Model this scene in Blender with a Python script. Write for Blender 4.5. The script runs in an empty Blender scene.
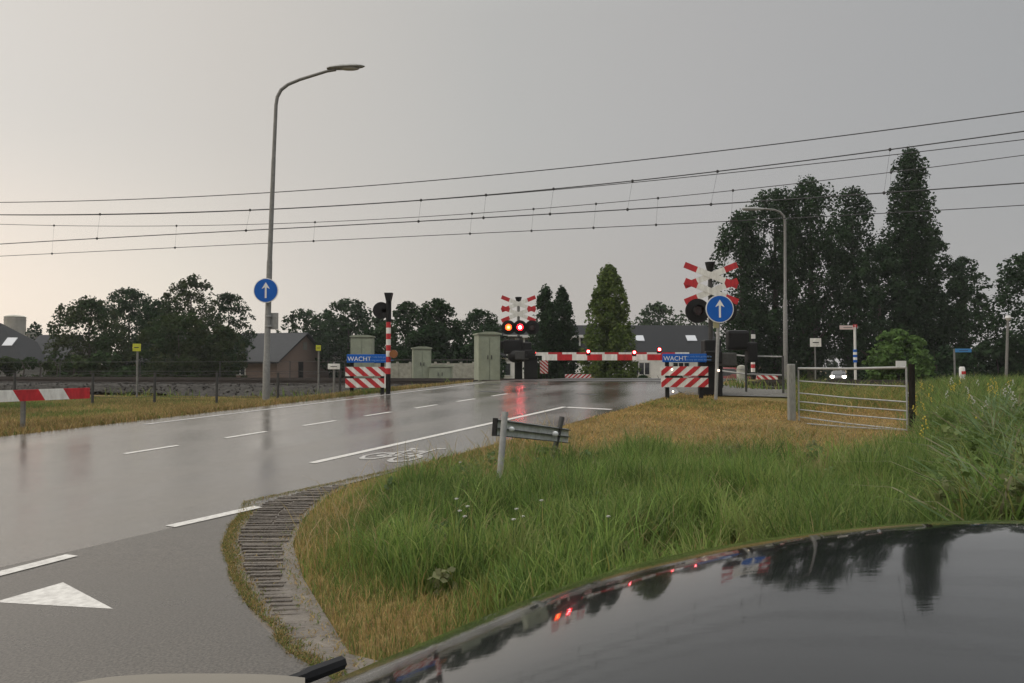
import bpy, bmesh, math, random
import numpy as np
from mathutils import Vector, Matrix, Euler
random.seed(7); rng = np.random.default_rng(7)
C = bpy.context.scene
COL = C.collection
R = math.radians
# ------------------------------------------------------------------ camera
EYE = 1.25
PITCH = math.atan(26.5/768)
cam_d = bpy.data.cameras.new('camera'); cam_d.sensor_width = 36; cam_d.lens = 27
cam_d.clip_start = 0.05; cam_d.clip_end = 3000
cam = bpy.data.objects.new('camera', cam_d); COL.objects.link(cam)
cam.location = (0, 0, EYE); cam.rotation_euler = (R(90)+PITCH, 0, 0)
C.camera = cam
C.render.resolution_x = 1024; C.render.resolution_y = 683
# ------------------------------------------------------------------ sky
def lin(c):
    return tuple(((v/255)/12.92 if v/255 <= .04045 else ((v/255+.055)/1.055)**2.4) for v in c)
W = bpy.data.worlds.new('World'); C.world = W; W.use_nodes = True
wn = W.node_tree.nodes; wl = W.node_tree.links; wn.clear()
def N(nodes, t, **kw):
    n = nodes.new(t)
    for k, v in kw.items(): setattr(n, k, v)
    return n
out = N(wn, 'ShaderNodeOutputWorld')
sky = N(wn, 'ShaderNodeTexSky'); sky.sky_type = 'NISHITA'; sky.sun_disc = False
SUN_EL, SUN_AZ = R(22), R(-62)      # azimuth measured from +Y, clockwise positive
sky.sun_elevation = SUN_EL; sky.sun_rotation = SUN_AZ
bg1 = N(wn, 'ShaderNodeBackground'); bg1.inputs[1].default_value = 0.05
tc = N(wn, 'ShaderNodeTexCoord'); sp = N(wn, 'ShaderNodeSeparateXYZ')
wl.new(tc.outputs['Generated'], sp.inputs[0])
def wm(op, a, b=None, c=None, clamp=False):
    n = N(wn, 'ShaderNodeMath', operation=op); n.use_clamp = clamp
    for i, v in enumerate((a, b, c)):
        if v is None: continue
        if isinstance(v, (int, float)): n.inputs[i].default_value = v
        else: wl.new(v, n.inputs[i])
    return n.outputs[0]
def mr(v, a, b, c=0, d=1):
    n = N(wn, 'ShaderNodeMapRange'); n.interpolation_type = 'SMOOTHSTEP'
    wl.new(v, n.inputs[0])
    for i, q in enumerate((a, b, c, d)): n.inputs[i+1].default_value = q
    return n.outputs[0]
def ramp(v, stops):
    n = N(wn, 'ShaderNodeValToRGB'); wl.new(v, n.inputs[0]); el = n.color_ramp.elements
    while len(el) < len(stops): el.new(.5)
    for e, (p, c) in zip(el, stops): e.position = p; e.color = (*lin(c), 1)
    return n.outputs[0]
vx = wm('MULTIPLY_ADD', sp.outputs[0], .5, .5)
# soft cloud mottling of the overcast
nz = N(wn, 'ShaderNodeTexNoise'); nz.inputs['Scale'].default_value = 1.6; nz.inputs['Detail'].default_value = 3
wl.new(tc.outputs['Generated'], nz.inputs['Vector'])
vx = wm('ADD', vx, wm('MULTIPLY_ADD', nz.outputs['Fac'], .05, -.025))
hi = ramp(vx, [(.0, (224, 219, 212)), (.22, (216, 211, 204)), (.34, (202, 197, 190)), (.5, (181, 180, 177)), (.62, (172, 171, 170)), (.78, (159, 160, 161)), (1, (152, 153, 156))])
lo = ramp(vx, [(.0, (255, 226, 196)), (.22, (250, 234, 217)), (.30, (232, 222, 208)), (.38, (212, 204, 195)), (.5, (182, 176, 169)), (.6, (173, 168, 164)), (.78, (162, 161, 160)), (1, (154, 154, 154))])
mx = N(wn, 'ShaderNodeMix', data_type='RGBA'); 
wl.new(mr(sp.outputs[2], 0.02, .30), mx.inputs[0]); wl.new(lo, mx.inputs[6]); wl.new(hi, mx.inputs[7])
boost = wm('MULTIPLY', mr(sp.outputs[2], .42, .85, 1.0, 4.2), 1.095)
bg2 = N(wn, 'ShaderNodeBackground'); wl.new(mx.outputs[2], bg2.inputs[0]); wl.new(boost, bg2.inputs[1])
add = N(wn, 'ShaderNodeMixShader'); add.inputs[0].default_value = .93; wl.new(sky.outputs[0], bg1.inputs[0])
wl.new(bg1.outputs[0], add.inputs[1]); wl.new(bg2.outputs[0], add.inputs[2]); wl.new(add.outputs[0], out.inputs[0])
sd = bpy.data.lights.new('sun', 'SUN'); sd.energy = 0.5; sd.angle = R(40); sd.color = (1, .93, .84)
so = bpy.data.objects.new('sun', sd); COL.objects.link(so)
sv = Vector((math.sin(SUN_AZ)*math.cos(SUN_EL), math.cos(SUN_AZ)*math.cos(SUN_EL), math.sin(SUN_EL)))
so.rotation_euler = sv.to_track_quat('Z', 'Y').to_euler(); so.location = (-30, 20, 30)
C.view_settings.view_transform = 'Standard'; C.view_settings.look = 'None'
C.view_settings.exposure = 0.0; C.view_settings.gamma = 1
try: C.view_settings.use_curve_mapping = False
except Exception: pass
C.render.engine = 'CYCLES'; C.cycles.max_bounces = 6; C.cycles.diffuse_bounces = 3; C.cycles.glossy_bounces = 4
# ------------------------------------------------------------------ projection helpers
CP, SP_ = math.cos(PITCH), math.sin(PITCH)
def ray(px, py):
    x = (px-512)/768; v = (341.5-py)/768
    return Vector((x, CP - v*SP_, SP_ + v*CP))
def P(px, py, Y):
    d = ray(px, py); return Vector((0, 0, EYE)) + d*(Y/d.y)
def X_(px, Y): return P(px, 368, Y).x
# road frame
TH = R(27); SN = (math.cos(TH), -math.sin(TH)); SD = (math.sin(TH), math.cos(TH))
def st(x, y): return x*SN[0]+y*SN[1], x*SD[0]+y*SD[1]
def xy(s, t): return s*SN[0]+t*SD[0], s*SN[1]+t*SD[1]
RL, RR = -11.8, -5.0
TK = 3.45; NU = 1/math.sqrt(1+1/TK**2)
def uu(x, y): return (y + x/TK)*NU
TKD = Vector((TK, -1, 0)).normalized()      # along the rails, to the right
def sm(v, a, b):
    t = np.clip((v-a)/(b-a), 0, 1); return t*t*(3-2*t)
RAIL = 0.83
def gz(x, y, road=False):
    """terrain height; road=True gives the carriageway surface"""
    x = np.asarray(x, float); y = np.asarray(y, float)
    w = .8
    b = .0475*w*np.logaddexp(0, (np.minimum(y, 60)-6.4)/w)
    b = np.minimum(b, .72+.02*np.clip(y-22, 0, 4))
    s, t = st(x, y); u = uu(x, y)
    offl = sm(-s, 12.0, 14.5)*(1-sm(u, 24, 25))
    if not road: b = b*(1-offl) + np.minimum(b, .27)*offl
    plat = .83 if road else .83 - .21*np.maximum(sm(-s, 12.2, 13.6), sm(s, -4.8, -3.4))
    k = sm(u, 19.5, 23.6) if road else np.where(offl > 0, sm(u, 22.9, 24.7), sm(u, 20.0, 23.6))
    z = b*(1-k) + plat*k
    f = sm(u, 31.0, 43)
    z = z*(1-f) + (-.15)*f
    if not road: z = z - .19*np.exp(-(((x-5.5)/1.5)**2+((y-13.6)/1.1)**2))
    z = z - .35*sm(y, 62, 80)*sm(x, 5, 20)
    return z
def g(x, y, road=False): return float(gz(x, y, road))
def G(px, py, road=False):
    d = ray(px, py); a = .5
    while a < 300:
        p = Vector((0, 0, EYE)) + d*a
        if p.z <= g(p.x, p.y, road): break
        a += .02 + a*.002
    return p
# ------------------------------------------------------------------ materials
MATS = {}
def mat(name, c, rough=.6, metal=0, var=.0, scale=8, bump=0, bscale=60, spec=.5, coat=0, emit=None, es=0, attr=False, c2=None, stretch=None):
    if name in MATS: return MATS[name]
    m = bpy.data.materials.new(name); m.use_nodes = True; nt = m.node_tree; b = nt.nodes['Principled BSDF']
    b.inputs['Roughness'].default_value = rough; b.inputs['Metallic'].default_value = metal
    b.inputs['Specular IOR Level'].default_value = spec
    b.inputs['Coat Weight'].default_value = coat; b.inputs['Specular Tint'].default_value = (1, 1, 1, 1); b.inputs['Coat Roughness'].default_value = .03
    b.inputs['Base Color'].default_value = (*c, 1)
    tcn = N(nt.nodes, 'ShaderNodeTexCoord'); vec = tcn.outputs['Object']
    if stretch:
        mp = N(nt.nodes, 'ShaderNodeMapping'); mp.inputs['Scale'].default_value = stretch
        nt.links.new(vec, mp.inputs[0]); vec = mp.outputs[0]
    if attr:
        a = N(nt.nodes, 'ShaderNodeAttribute'); a.attribute_name = 'Col'; nt.links.new(a.outputs['Color'], b.inputs['Base Color'])
    elif var or c2:
        n = N(nt.nodes, 'ShaderNodeTexNoise'); n.inputs['Scale'].default_value = scale; n.inputs['Detail'].default_value = 6; n.inputs['Roughness'].default_value = .65
        nt.links.new(vec, n.inputs['Vector'])
        r = N(nt.nodes, 'ShaderNodeValToRGB'); r.color_ramp.elements[0].position = .32; r.color_ramp.elements[1].position = .68
        hi_ = c2 if c2 else tuple(v*(1+var) for v in c); lo_ = c if c2 else tuple(v*(1-var) for v in c)
        r.color_ramp.elements[0].color = (*lo_, 1); r.color_ramp.elements[1].color = (*hi_, 1)
        nt.links.new(n.outputs['Fac'], r.inputs[0]); nt.links.new(r.outputs[0], b.inputs['Base Color'])
    if bump:
        n2 = N(nt.nodes, 'ShaderNodeTexNoise'); n2.inputs['Scale'].default_value = bscale; n2.inputs['Detail'].default_value = 4
        nt.links.new(vec, n2.inputs['Vector'])
        bp = N(nt.nodes, 'ShaderNodeBump'); bp.inputs['Strength'].default_value = bump; bp.inputs['Distance'].default_value = .02
        nt.links.new(n2.outputs['Fac'], bp.inputs['Height']); nt.links.new(bp.outputs[0], b.inputs['Normal'])
    if attr:
        tl = N(nt.nodes, 'ShaderNodeBsdfTranslucent'); nt.links.new(a.outputs['Color'], tl.inputs[0])
        ms = N(nt.nodes, 'ShaderNodeMixShader'); ms.inputs[0].default_value = attr; nt.links.new(b.outputs[0], ms.inputs[1]); nt.links.new(tl.outputs[0], ms.inputs[2])
        nt.links.new(ms.outputs[0], nt.nodes['Material Output'].inputs[0])
    if emit: b.inputs['Emission Color'].default_value = (*emit, 1); b.inputs['Emission Strength'].default_value = es
    MATS[name] = m; return m
M_red = mat('red reflective sheeting', (.42, .014, .02), .5, var=.28, scale=5, stretch=(3, 3, .8))
M_white = mat('white reflective sheeting', (.54, .53, .49), .5, c2=(.80, .80, .76), scale=4, stretch=(3, 3, .8))
M_blue = mat('blue sign sheeting', (.003, .095, .42), .55, spec=.25, var=.1, scale=5)
M_black = mat('black painted metal', (.005, .005, .0055), .55, var=.3, scale=9, spec=.3)
M_galv = mat('galvanised steel', (.17, .17, .16), .6, metal=.2, var=.22, scale=14, bump=.15)
M_galvl = mat('weathered light steel', (.27, .275, .27), .6, metal=.15, var=.18, scale=12)
M_galvd = mat('dark weathered steel', (.045, .045, .043), .7, metal=.1, var=.3, scale=14)
M_conc = mat('weathered concrete', (.30, .30, .26), .85, var=.25, scale=5, bump=.4)
M_green = mat('pale green cabinet paint', (.24, .265, .20), .6, var=.16, scale=3.5)
M_wire = mat('dark copper wire', (.035, .035, .035), .5, metal=.4)
M_glassd = mat('dark window glass', (.02, .025, .03), .08, spec=.8)
M_rub = mat('black rubber', (.012, .012, .012), .6)
M_redL = mat('lit red lens', (.6, .01, .01), .3, emit=(1, .004, .008), es=16)
M_redC = mat('lit red lamp core', (.6, .2, .2), .3, emit=(1, .25, .28), es=30)
M_orL = mat('lit orange red lens', (.6, .05, .01), .3, emit=(1, .06, .01), es=9)
M_orC = mat('lit orange lamp core', (.6, .2, .1), .3, emit=(1, .35, .1), es=9)
M_head = mat('lit headlamp', (.8, .8, .7), .3, emit=(1, .93, .78), es=25)
M_reflGlow = mat('warm reflector glow', (.8, .8, .7), .3, emit=(1, .8, .62), es=3)  # emission stands in for light thrown back by reflectors
M_dlens = mat('unlit dark lens', (.03, .004, .004), .2)
# ------------------------------------------------------------------ mesh builder
class MB:
    def __init__(s): s.v = []; s.f = []; s.m = []; s.sm = []
    def add(s, vs, fs, mi=0, smooth=False):
        o = len(s.v); s.v += [tuple(v) for v in vs]
        for f in fs: s.f.append(tuple(i+o for i in f)); s.m.append(mi); s.sm.append(smooth)
        return s
    def box(s, c, size, rot=None, mi=0, bev=0):
        x, y, z = (v/2 for v in size); rm = rot if isinstance(rot, Matrix) else (Euler(rot).to_matrix() if rot else Matrix.Identity(3))
        c = Vector(c)
        if bev:
            bm = bmesh.new(); bmesh.ops.create_cube(bm, size=1); bmesh.ops.scale(bm, vec=size, verts=bm.verts)
            bmesh.ops.bevel(bm, geom=bm.edges, offset=bev, segments=2, affect='EDGES', profile=.6)
            bm.verts.index_update()
            s.add([rm @ v.co + c for v in bm.verts], [[v.index for v in f.verts] for f in bm.faces], mi); bm.free(); return s
        vs = [rm @ Vector((a*x, b*y, d*z)) + c for a in (-1, 1) for b in (-1, 1) for d in (-1, 1)]
        s.add(vs, [(0, 1, 3, 2), (4, 6, 7, 5), (0, 4, 5, 1), (2, 3, 7, 6), (0, 2, 6, 4), (1, 5, 7, 3)], mi); return s
    def tube(s, pts, r, n=8, mi=0, cap=True):
        pts = [Vector(p) for p in pts]; rs = r if isinstance(r, (list, tuple)) else [r]*len(pts)
        vs = []; fs = []; up = None
        for i, p in enumerate(pts):
            d = (pts[min(i+1, len(pts)-1)] - pts[max(i-1, 0)]).normalized()
            if up is None:
                up = Vector((0, 0, 1)) if abs(d.z) < .9 else Vector((1, 0, 0))
            a = d.cross(up).normalized(); b = a.cross(d).normalized(); up = b
            for k in range(n):
                q = 2*math.pi*k/n; vs.append(p + (a*math.cos(q) + b*math.sin(q))*rs[i])
        for i in range(len(pts)-1):
            for k in range(n):
                fs.append((i*n+k, i*n+(k+1) % n, (i+1)*n+(k+1) % n, (i+1)*n+k))
        if cap: fs.append(tuple(range(n))); fs.append(tuple((len(pts)-1)*n + k for k in reversed(range(n))))
        s.add(vs, fs, mi, True); return s
    def prism(s, poly, depth, mtx=None, mi=0):
        """poly in local x,z; extruded along y by depth (front at y=-depth/2)"""
        n = len(poly); mtx = mtx or Matrix.Identity(4)
        vs = [mtx @ Vector((p[0], -depth/2, p[1])) for p in poly] + [mtx @ Vector((p[0], depth/2, p[1])) for p in poly]
        fs = [tuple(range(n)), tuple(reversed(range(n, 2*n)))] + [(i, i+n, (i+1) % n + n, (i+1) % n) for i in range(n)]
        s.add(vs, fs, mi); return s
    def disc(s, c, r, depth, n=32, mi=0, axis='y', r2=None):
        pts = [(Vector(c) + Vector((0, d, 0)) if axis == 'y' else Vector(c) + Vector((0, 0, d)) if axis == 'z' else Vector(c)+Vector((d, 0, 0))) for d in (-depth/2, depth/2)]
        return s.tube(pts, [r, r2 if r2 is not None else r], n, mi)
    def dome(s, c, r, sc=(1, 1, 1), mi=0, n=12, m=8):
        vs = []; fs = []
        for i in range(m+1):
            a = math.pi*i/m
            for k in range(n):
                q = 2*math.pi*k/n
                vs.append(Vector((c[0]+r*sc[0]*math.sin(a)*math.cos(q), c[1]+r*sc[1]*math.sin(a)*math.sin(q), c[2]+r*sc[2]*math.cos(a))))
        for i in range(m):
            for k in range(n): fs.append((i*n+k, (i+1)*n+k, (i+1)*n+(k+1) % n, i*n+(k+1) % n))
        s.add(vs, fs, mi, True); return s
    def build(s, name, mats, parent=None):
        me = bpy.data.meshes.new(name); me.from_pydata(s.v, [], s.f)
        for mm in (mats if isinstance(mats, (list, tuple)) else [mats]): me.materials.append(mm)
        me.polygons.foreach_set('material_index', s.m); me.polygons.foreach_set('use_smooth', s.sm)
        me.update(); me.validate()
        bm = bmesh.new(); bm.from_mesh(me); bmesh.ops.recalc_face_normals(bm, faces=bm.faces)
        for e in bm.edges:
            if len(e.link_faces) == 2 and e.calc_face_angle(0) > R(40): e.smooth = False
        bm.to_mesh(me); bm.free()
        o = bpy.data.objects.new(name, me); COL.objects.link(o)
        if parent: o.parent = parent
        return o
def tag(o, label=None, cat=None, group=None, kind=None):
    if label: o['label'] = label
    if cat: o['category'] = cat
    if group: o['group'] = group
    if kind: o['kind'] = kind
    return o
def thing(name, label, cat, loc=(0, 0, 0), rz=0, group=None):
    o = bpy.data.objects.new(name, None); COL.objects.link(o); o.location = loc; o.rotation_euler = (0, 0, rz); o.empty_display_size = .2
    return tag(o, label, cat, group)
def copy_thing(root, loc, rz, label):
    def cp(o, par):
        c = o.copy(); COL.objects.link(c); c.parent = par
        for ch in [q for q in COL.objects if q.parent is o and q is not c]: cp(ch, c)
        return c
    r = cp(root, None); r.location = loc; r.rotation_euler = (0, 0, rz); r['label'] = label; return r
# ------------------------------------------------------------------ ground sheets
def sheet(name, polys, m, off=.0, step=.5, road=False, thick=0):
    """flat polygons laid over the terrain, cut to a grid so they follow it"""
    bm = bmesh.new()
    for poly in polys: bm.faces.new([bm.verts.new((p[0], p[1], 0)) for p in poly])
    xs = [v.co.x for v in bm.verts]; ys = [v.co.y for v in bm.verts]
    for ax, lo_, hi_ in ((0, min(xs), max(xs)), (1, min(ys), max(ys))):
        k = math.floor(lo_/step)+1
        while k*step < hi_:
            co = [0, 0, 0]; no = [0, 0, 0]; co[ax] = k*step; no[ax] = 1
            bmesh.ops.bisect_plane(bm, geom=bm.verts[:]+bm.edges[:]+bm.faces[:], plane_co=co, plane_no=no, dist=1e-5); k += 1
    if thick:
        be = [e for e in bm.edges if len(e.link_faces) == 1]
        r = bmesh.ops.extrude_edge_only(bm, edges=be)
        low = {v for v in r['geom'] if isinstance(v, bmesh.types.BMVert)}
    else: low = set()
    for v in bm.verts: v.co.z = g(v.co.x, v.co.y, road) + off - (thick if v in low else 0)
    for f in bm.faces:
        if f.normal.z < 0: pass
    bmesh.ops.recalc_face_normals(bm, faces=bm.faces)
    if sum(f.calc_area()*f.normal.z for f in bm.faces) < 0: bmesh.ops.reverse_faces(bm, faces=bm.faces)
    me = bpy.data.meshes.new(name); bm.to_mesh(me); bm.free(); me.materials.append(m)
    o = bpy.data.objects.new(name, me); COL.objects.link(o); return o
# side-road edge curve (ground points of the kerb line), from the main road round to the camera's car
EDGE = [(-2.40, 6.95), (-2.27, 6.45), (-2.2, 6.03), (-2.03, 5.42), (-1.69, 4.64), (-1.30, 3.89), (-.98, 3.4), (-.62, 3.0), (-.1, 2.78), (.8, 2.7), (3, 2.75), (9, 3.0)]
SIDE = EDGE + [(9, -8), (-9.6, -8)]
OUT_PX = [(352, 484), (327, 497), (303, 520), (293, 545), (303, 580), (326, 618), (350, 655)]
OUTE = [tuple(G(a, b)[:2]) for a, b in OUT_PX] + [(-.1, 3.05), (.8, 2.95)]
p0 = G(345, 483)
PAVE = [(-2.40, 6.95), (-1.62, 8.05)] + OUTE + [(.8, 2.7), (-.1, 2.78), (-.62, 3.0), (-.98, 3.4), (-1.30, 3.89), (-1.69, 4.64), (-2.03, 5.42), (-2.2, 6.03), (-2.27, 6.45)]
def inside(x, y, poly):
    x = np.asarray(x); y = np.asarray(y); r = np.zeros(x.shape, bool); n = len(poly)
    for i in range(n):
        x1, y1 = poly[i]; x2, y2 = poly[(i+1) % n]
        c = ((y1 > y) != (y2 > y)) & (x < (x2-x1)*(y-y1)/((y2-y1) if y2 != y1 else 1e-9)+x1); r ^= c
    return r
def dist_poly(x, y, pl):
    d = np.full(np.shape(x), 1e9)
    for (x1, y1), (x2, y2) in zip(pl[:-1], pl[1:]):
        L = (x2-x1)**2+(y2-y1)**2; t = np.clip(((x-x1)*(x2-x1)+(y-y1)*(y2-y1))/L, 0, 1)
        d = np.minimum(d, np.hypot(x-x1-t*(x2-x1), y-y1-t*(y2-y1)))
    return d
def grow(lo_, a, b, hi_, st_):
    v = list(np.arange(a, b+1e-6, st_)); d = st_; x = b
    while x < hi_: d *= 1.25; x += d; v.append(x)
    d = st_; x = a; w_ = []
    while x > lo_: d *= 1.25; x -= d; w_.append(x)
    return np.array(w_[::-1]+v)
gx = grow(-900, -30, 24, 900, .4); gy = grow(-60, 1, 46, 1500, .4)
XX, YY = np.meshgrid(gx, gy)
ZZ = gz(XX, YY)
S_, T_ = st(XX, YY)
onroad = ((S_ > RL+.35) & (S_ < RR-.35) & (T_ < 52))
ZZ = np.where(onroad, gz(XX, YY, True)-.15, ZZ)
ins = inside(XX, YY, SIDE) | inside(XX, YY, PAVE)
ZZ = np.where(ins & ~onroad, ZZ-.06, ZZ)
nx, ny = len(gx), len(gy)
me = bpy.data.meshes.new('ground')
vs = np.stack([XX, YY, ZZ], -1).reshape(-1, 3)
idx = np.arange(nx*ny).reshape(ny, nx)
fc = np.stack([idx[:-1, :-1], idx[:-1, 1:], idx[1:, 1:], idx[1:, :-1]], -1).reshape(-1, 4)
me.from_pydata(vs.tolist(), [], fc.tolist()); me.polygons.foreach_set('use_smooth', [True]*len(fc))
def ground_mat():
    m = bpy.data.materials.new('verge soil and thatch'); m.use_nodes = True; nt = m.node_tree; b = nt.nodes['Principled BSDF']
    t = N(nt.nodes, 'ShaderNodeTexCoord')
    n1 = N(nt.nodes, 'ShaderNodeTexNoise'); n1.inputs['Scale'].default_value = .6; n1.inputs['Detail'].default_value = 8; n1.inputs['Roughness'].default_value = .7
    n2 = N(nt.nodes, 'ShaderNodeTexNoise'); n2.inputs['Scale'].default_value = 14; n2.inputs['Detail'].default_value = 5
    nt.links.new(t.outputs['Object'], n1.inputs['Vector']); nt.links.new(t.outputs['Object'], n2.inputs['Vector'])
    r1 = N(nt.nodes, 'ShaderNodeValToRGB'); e = r1.color_ramp.elements
    e[0].position = .35; e[0].color = (.20, .145, .065, 1); e[1].position = .65; e[1].color = (.12, .12, .045, 1)
    r2 = N(nt.nodes, 'ShaderNodeValToRGB'); r2.color_ramp.elements[0].color = (.55, .5, .45, 1); r2.color_ramp.elements[1].color = (1.3, 1.2, 1.1, 1)
    r2.color_ramp.elements[0].position = .3; r2.color_ramp.elements[1].position = .7
    mm = N(nt.nodes, 'ShaderNodeMix', data_type='RGBA', blend_type='MULTIPLY'); mm.inputs[0].default_value = 1
    nt.links.new(n1.outputs['Fac'], r1.inputs[0]); nt.links.new(n2.outputs['Fac'], r2.inputs[0])
    nt.links.new(r1.outputs[0], mm.inputs[6]); nt.links.new(r2.outputs[0], mm.inputs[7]); nt.links.new(mm.outputs[2], b.inputs['Base Color'])
    b.inputs['Roughness'].default_value = .95; b.inputs['Specular IOR Level'].default_value = .1
    bp = N(nt.nodes, 'ShaderNodeBump'); bp.inputs['Strength'].default_value = .8; bp.inputs['Distance'].default_value = .05
    nt.links.new(n2.outputs['Fac'], bp.inputs['Height']); nt.links.new(bp.outputs[0], b.inputs['Normal'])
    return m
me.materials.append(ground_mat())
go = bpy.data.objects.new('ground', me); COL.objects.link(go); tag(go, kind='structure')

def asphalt(name, c0, c1, r0, r1, streak):
    m = bpy.data.materials.new(name); m.use_nodes = True; nt = m.node_tree; b = nt.nodes['Principled BSDF']; L = nt.links
    t = N(nt.nodes, 'ShaderNodeTexCoord')
    mp = N(nt.nodes, 'ShaderNodeMapping'); mp.inputs['Rotation'].default_value = (0, 0, TH)   # y axis along the road
    L.new(t.outputs['Object'], mp.inputs[0])
    mp2 = N(nt.nodes, 'ShaderNodeMapping'); mp2.inputs['Scale'].default_value = (streak, .06, 1) if streak else (1, 1, 1); L.new(mp.outputs[0], mp2.inputs[0])
    ns = N(nt.nodes, 'ShaderNodeTexNoise'); ns.inputs['Scale'].default_value = 1; ns.inputs['Detail'].default_value = 4; L.new(mp2.outputs[0], ns.inputs['Vector'])
    nb = N(nt.nodes, 'ShaderNodeTexNoise'); nb.inputs['Scale'].default_value = .9; nb.inputs['Detail'].default_value = 7; nb.inputs['Roughness'].default_value = .6; L.new(mp.outputs[0], nb.inputs['Vector'])
    nf = N(nt.nodes, 'ShaderNodeTexNoise'); nf.inputs['Scale'].default_value = 75; nf.inputs['Detail'].default_value = 3; L.new(t.outputs['Object'], nf.inputs['Vector'])
    nv = N(nt.nodes, 'ShaderNodeTexVoronoi'); nv.inputs['Scale'].default_value = 110; L.new(t.outputs['Object'], nv.inputs['Vector'])
    def ma(op, a, b_, c_=0):
        n = N(nt.nodes, 'ShaderNodeMath', operation=op)
        for i, v in enumerate((a, b_, c_)):
            if isinstance(v, (int, float)): n.inputs[i].default_value = v
            else: L.new(v, n.inputs[i])
        return n.outputs[0]
    mixv = ma('ADD', ma('MULTIPLY', ns.outputs['Fac'], .55), ma('MULTIPLY', nb.outputs['Fac'], .45))
    if streak:                              # polished wheel tracks along the lanes
        sx_ = N(nt.nodes, 'ShaderNodeSeparateXYZ'); L.new(mp.outputs[0], sx_.inputs[0])
        wv = ma('SINE', ma('MULTIPLY', ma('ADD', sx_.outputs[0], ma('MULTIPLY', nb.outputs['Fac'], .5)), 4.33), 0)
        mixv = ma('ADD', mixv, ma('MULTIPLY', wv, .045))
    mr_ = N(nt.nodes, 'ShaderNodeMapRange'); L.new(mixv, mr_.inputs[0])
    for i, q in enumerate((.36, .64, r0, r1)): mr_.inputs[i+1].default_value = q
    L.new(mr_.outputs[0], b.inputs['Roughness'])
    cr = N(nt.nodes, 'ShaderNodeValToRGB'); cr.color_ramp.elements[0].position = .3; cr.color_ramp.elements[1].position = .7
    cr.color_ramp.elements[0].color = (*c0, 1); cr.color_ramp.elements[1].color = (*c1, 1); L.new(mixv, cr.inputs[0])
    sp2 = N(nt.nodes, 'ShaderNodeMapRange'); L.new(nf.outputs['Fac'], sp2.inputs[0])
    for i, q in enumerate((.3, .7, .45, 1.75)): sp2.inputs[i+1].default_value = q
    vm = N(nt.nodes, 'ShaderNodeVectorMath', operation='SCALE'); L.new(cr.outputs[0], vm.inputs[0]); L.new(sp2.outputs[0], vm.inputs['Scale'])
    L.new(vm.outputs[0], b.inputs['Base Color'])
    bp = N(nt.nodes, 'ShaderNodeBump'); bp.inputs['Strength'].default_value = .10; bp.inputs['Distance'].default_value = .006
    L.new(nv.outputs['Distance'], bp.inputs['Height'])
    bp2 = N(nt.nodes, 'ShaderNodeBump'); bp2.inputs['Strength'].default_value = .035; bp2.inputs['Distance'].default_value = .05
    L.new(nb.outputs['Fac'], bp2.inputs['Height']); L.new(bp.outputs[0], bp2.inputs['Normal']); L.new(bp2.outputs[0], b.inputs['Normal'])
    b.inputs['Specular IOR Level'].default_value = .8 if streak else .5
    return m
M_as = asphalt('wet asphalt', (.038, .0345, .030), (.102, .093, .080), .06, .27, 1.3)
M_as2 = asphalt('damp side road asphalt', (.032, .029, .025), (.066, .059, .050), .2, .42, 0)
def sq(s0, s1, t0, t1): return [xy(s0, t0), xy(s1, t0), xy(s1, t1), xy(s0, t1)]
tag(sheet('road', [sq(RL, RR, -14, 49)], M_as, .012, .45, True, .12), kind='structure')
tag(sheet('side_road', [SIDE], M_as2, .0115, .45, True, .05), kind='structure')
# cross road in front of the far houses
def along(u0, a0, a1, w):
    P0 = Vector((0, u0/NU, 0)); nrm = Vector((TKD.y, -TKD.x, 0))*-1
    q = [P0+TKD*a0, P0+TKD*a1]; return [tuple((q[0]+nrm*0)[:2]), tuple(q[1][:2]), tuple((q[1]+nrm*w)[:2]), tuple((q[0]+nrm*w)[:2])]
tag(sheet('far_road', [along(42.5, -60, 90, 5.5)], M_as2, .03, 1.5, False, .1), kind='structure')
# ---- markings
M_mark = mat('worn white road paint', (.36, .35, .33), .42, c2=(.58, .57, .54), scale=22, bump=.1)
M_mark2 = mat('faded white road paint', (.12, .115, .11), .4, c2=(.46, .45, .43), scale=14)
mk = []
CD = [st(*G(a, b, True)[:2])[1] for a, b in ((124, 453), (175, 445), (220, 438), (262, 433), (305, 426), (337, 421))]
pit = (CD[4]-CD[0])/2
for k_ in range(0, 7):
    a = CD[0]-.1+pit*k_; mk.append(sq(-8.80, -8.71, a, a+(CD[1]-CD[0])))
mko = sheet('centre_line', mk, M_mark, .0155, .45, True); tag(mko, kind='structure')
tag(sheet('cycle_lane_line', [sq(-6.24, -6.13, 6.98, 14.5)], M_mark, .0155, .45, True), kind='structure')
tag(sheet('edge_line', [sq(-11.28, -11.17, 8.6, 20.2)], M_mark2, .0155, .45, True), kind='structure')
tag(sheet('stop_line', [sq(-6.10, -5.15, 14.35, 14.52)], M_mark, .0158, .45, True), kind='structure')
EDASH = []
for (xa, ya), (xb, yb) in (((258, 508.5), (170, 529)), ((72, 558), (-6, 578))):
    a = Vector(G(xa, ya, True)[:2]); b = Vector(G(xb, yb, True)[:2]); d = (b-a).normalized(); n_ = Vector((-d.y, d.x))*.055
    EDASH.append([tuple(a+n_), tuple(b+n_), tuple(b-n_), tuple(a-n_)])
tag(sheet('edge_dashes', EDASH, M_mark, .0158, .45, True), kind='structure')
tri = [tuple(G(a, b, True)[:2]) for a, b in ((-6, 604.5), (63, 585.5), (113, 611.5))]
tag(sheet('give_way_triangle', [tri], M_mark, .0125, .45, True), kind='structure')
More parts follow.
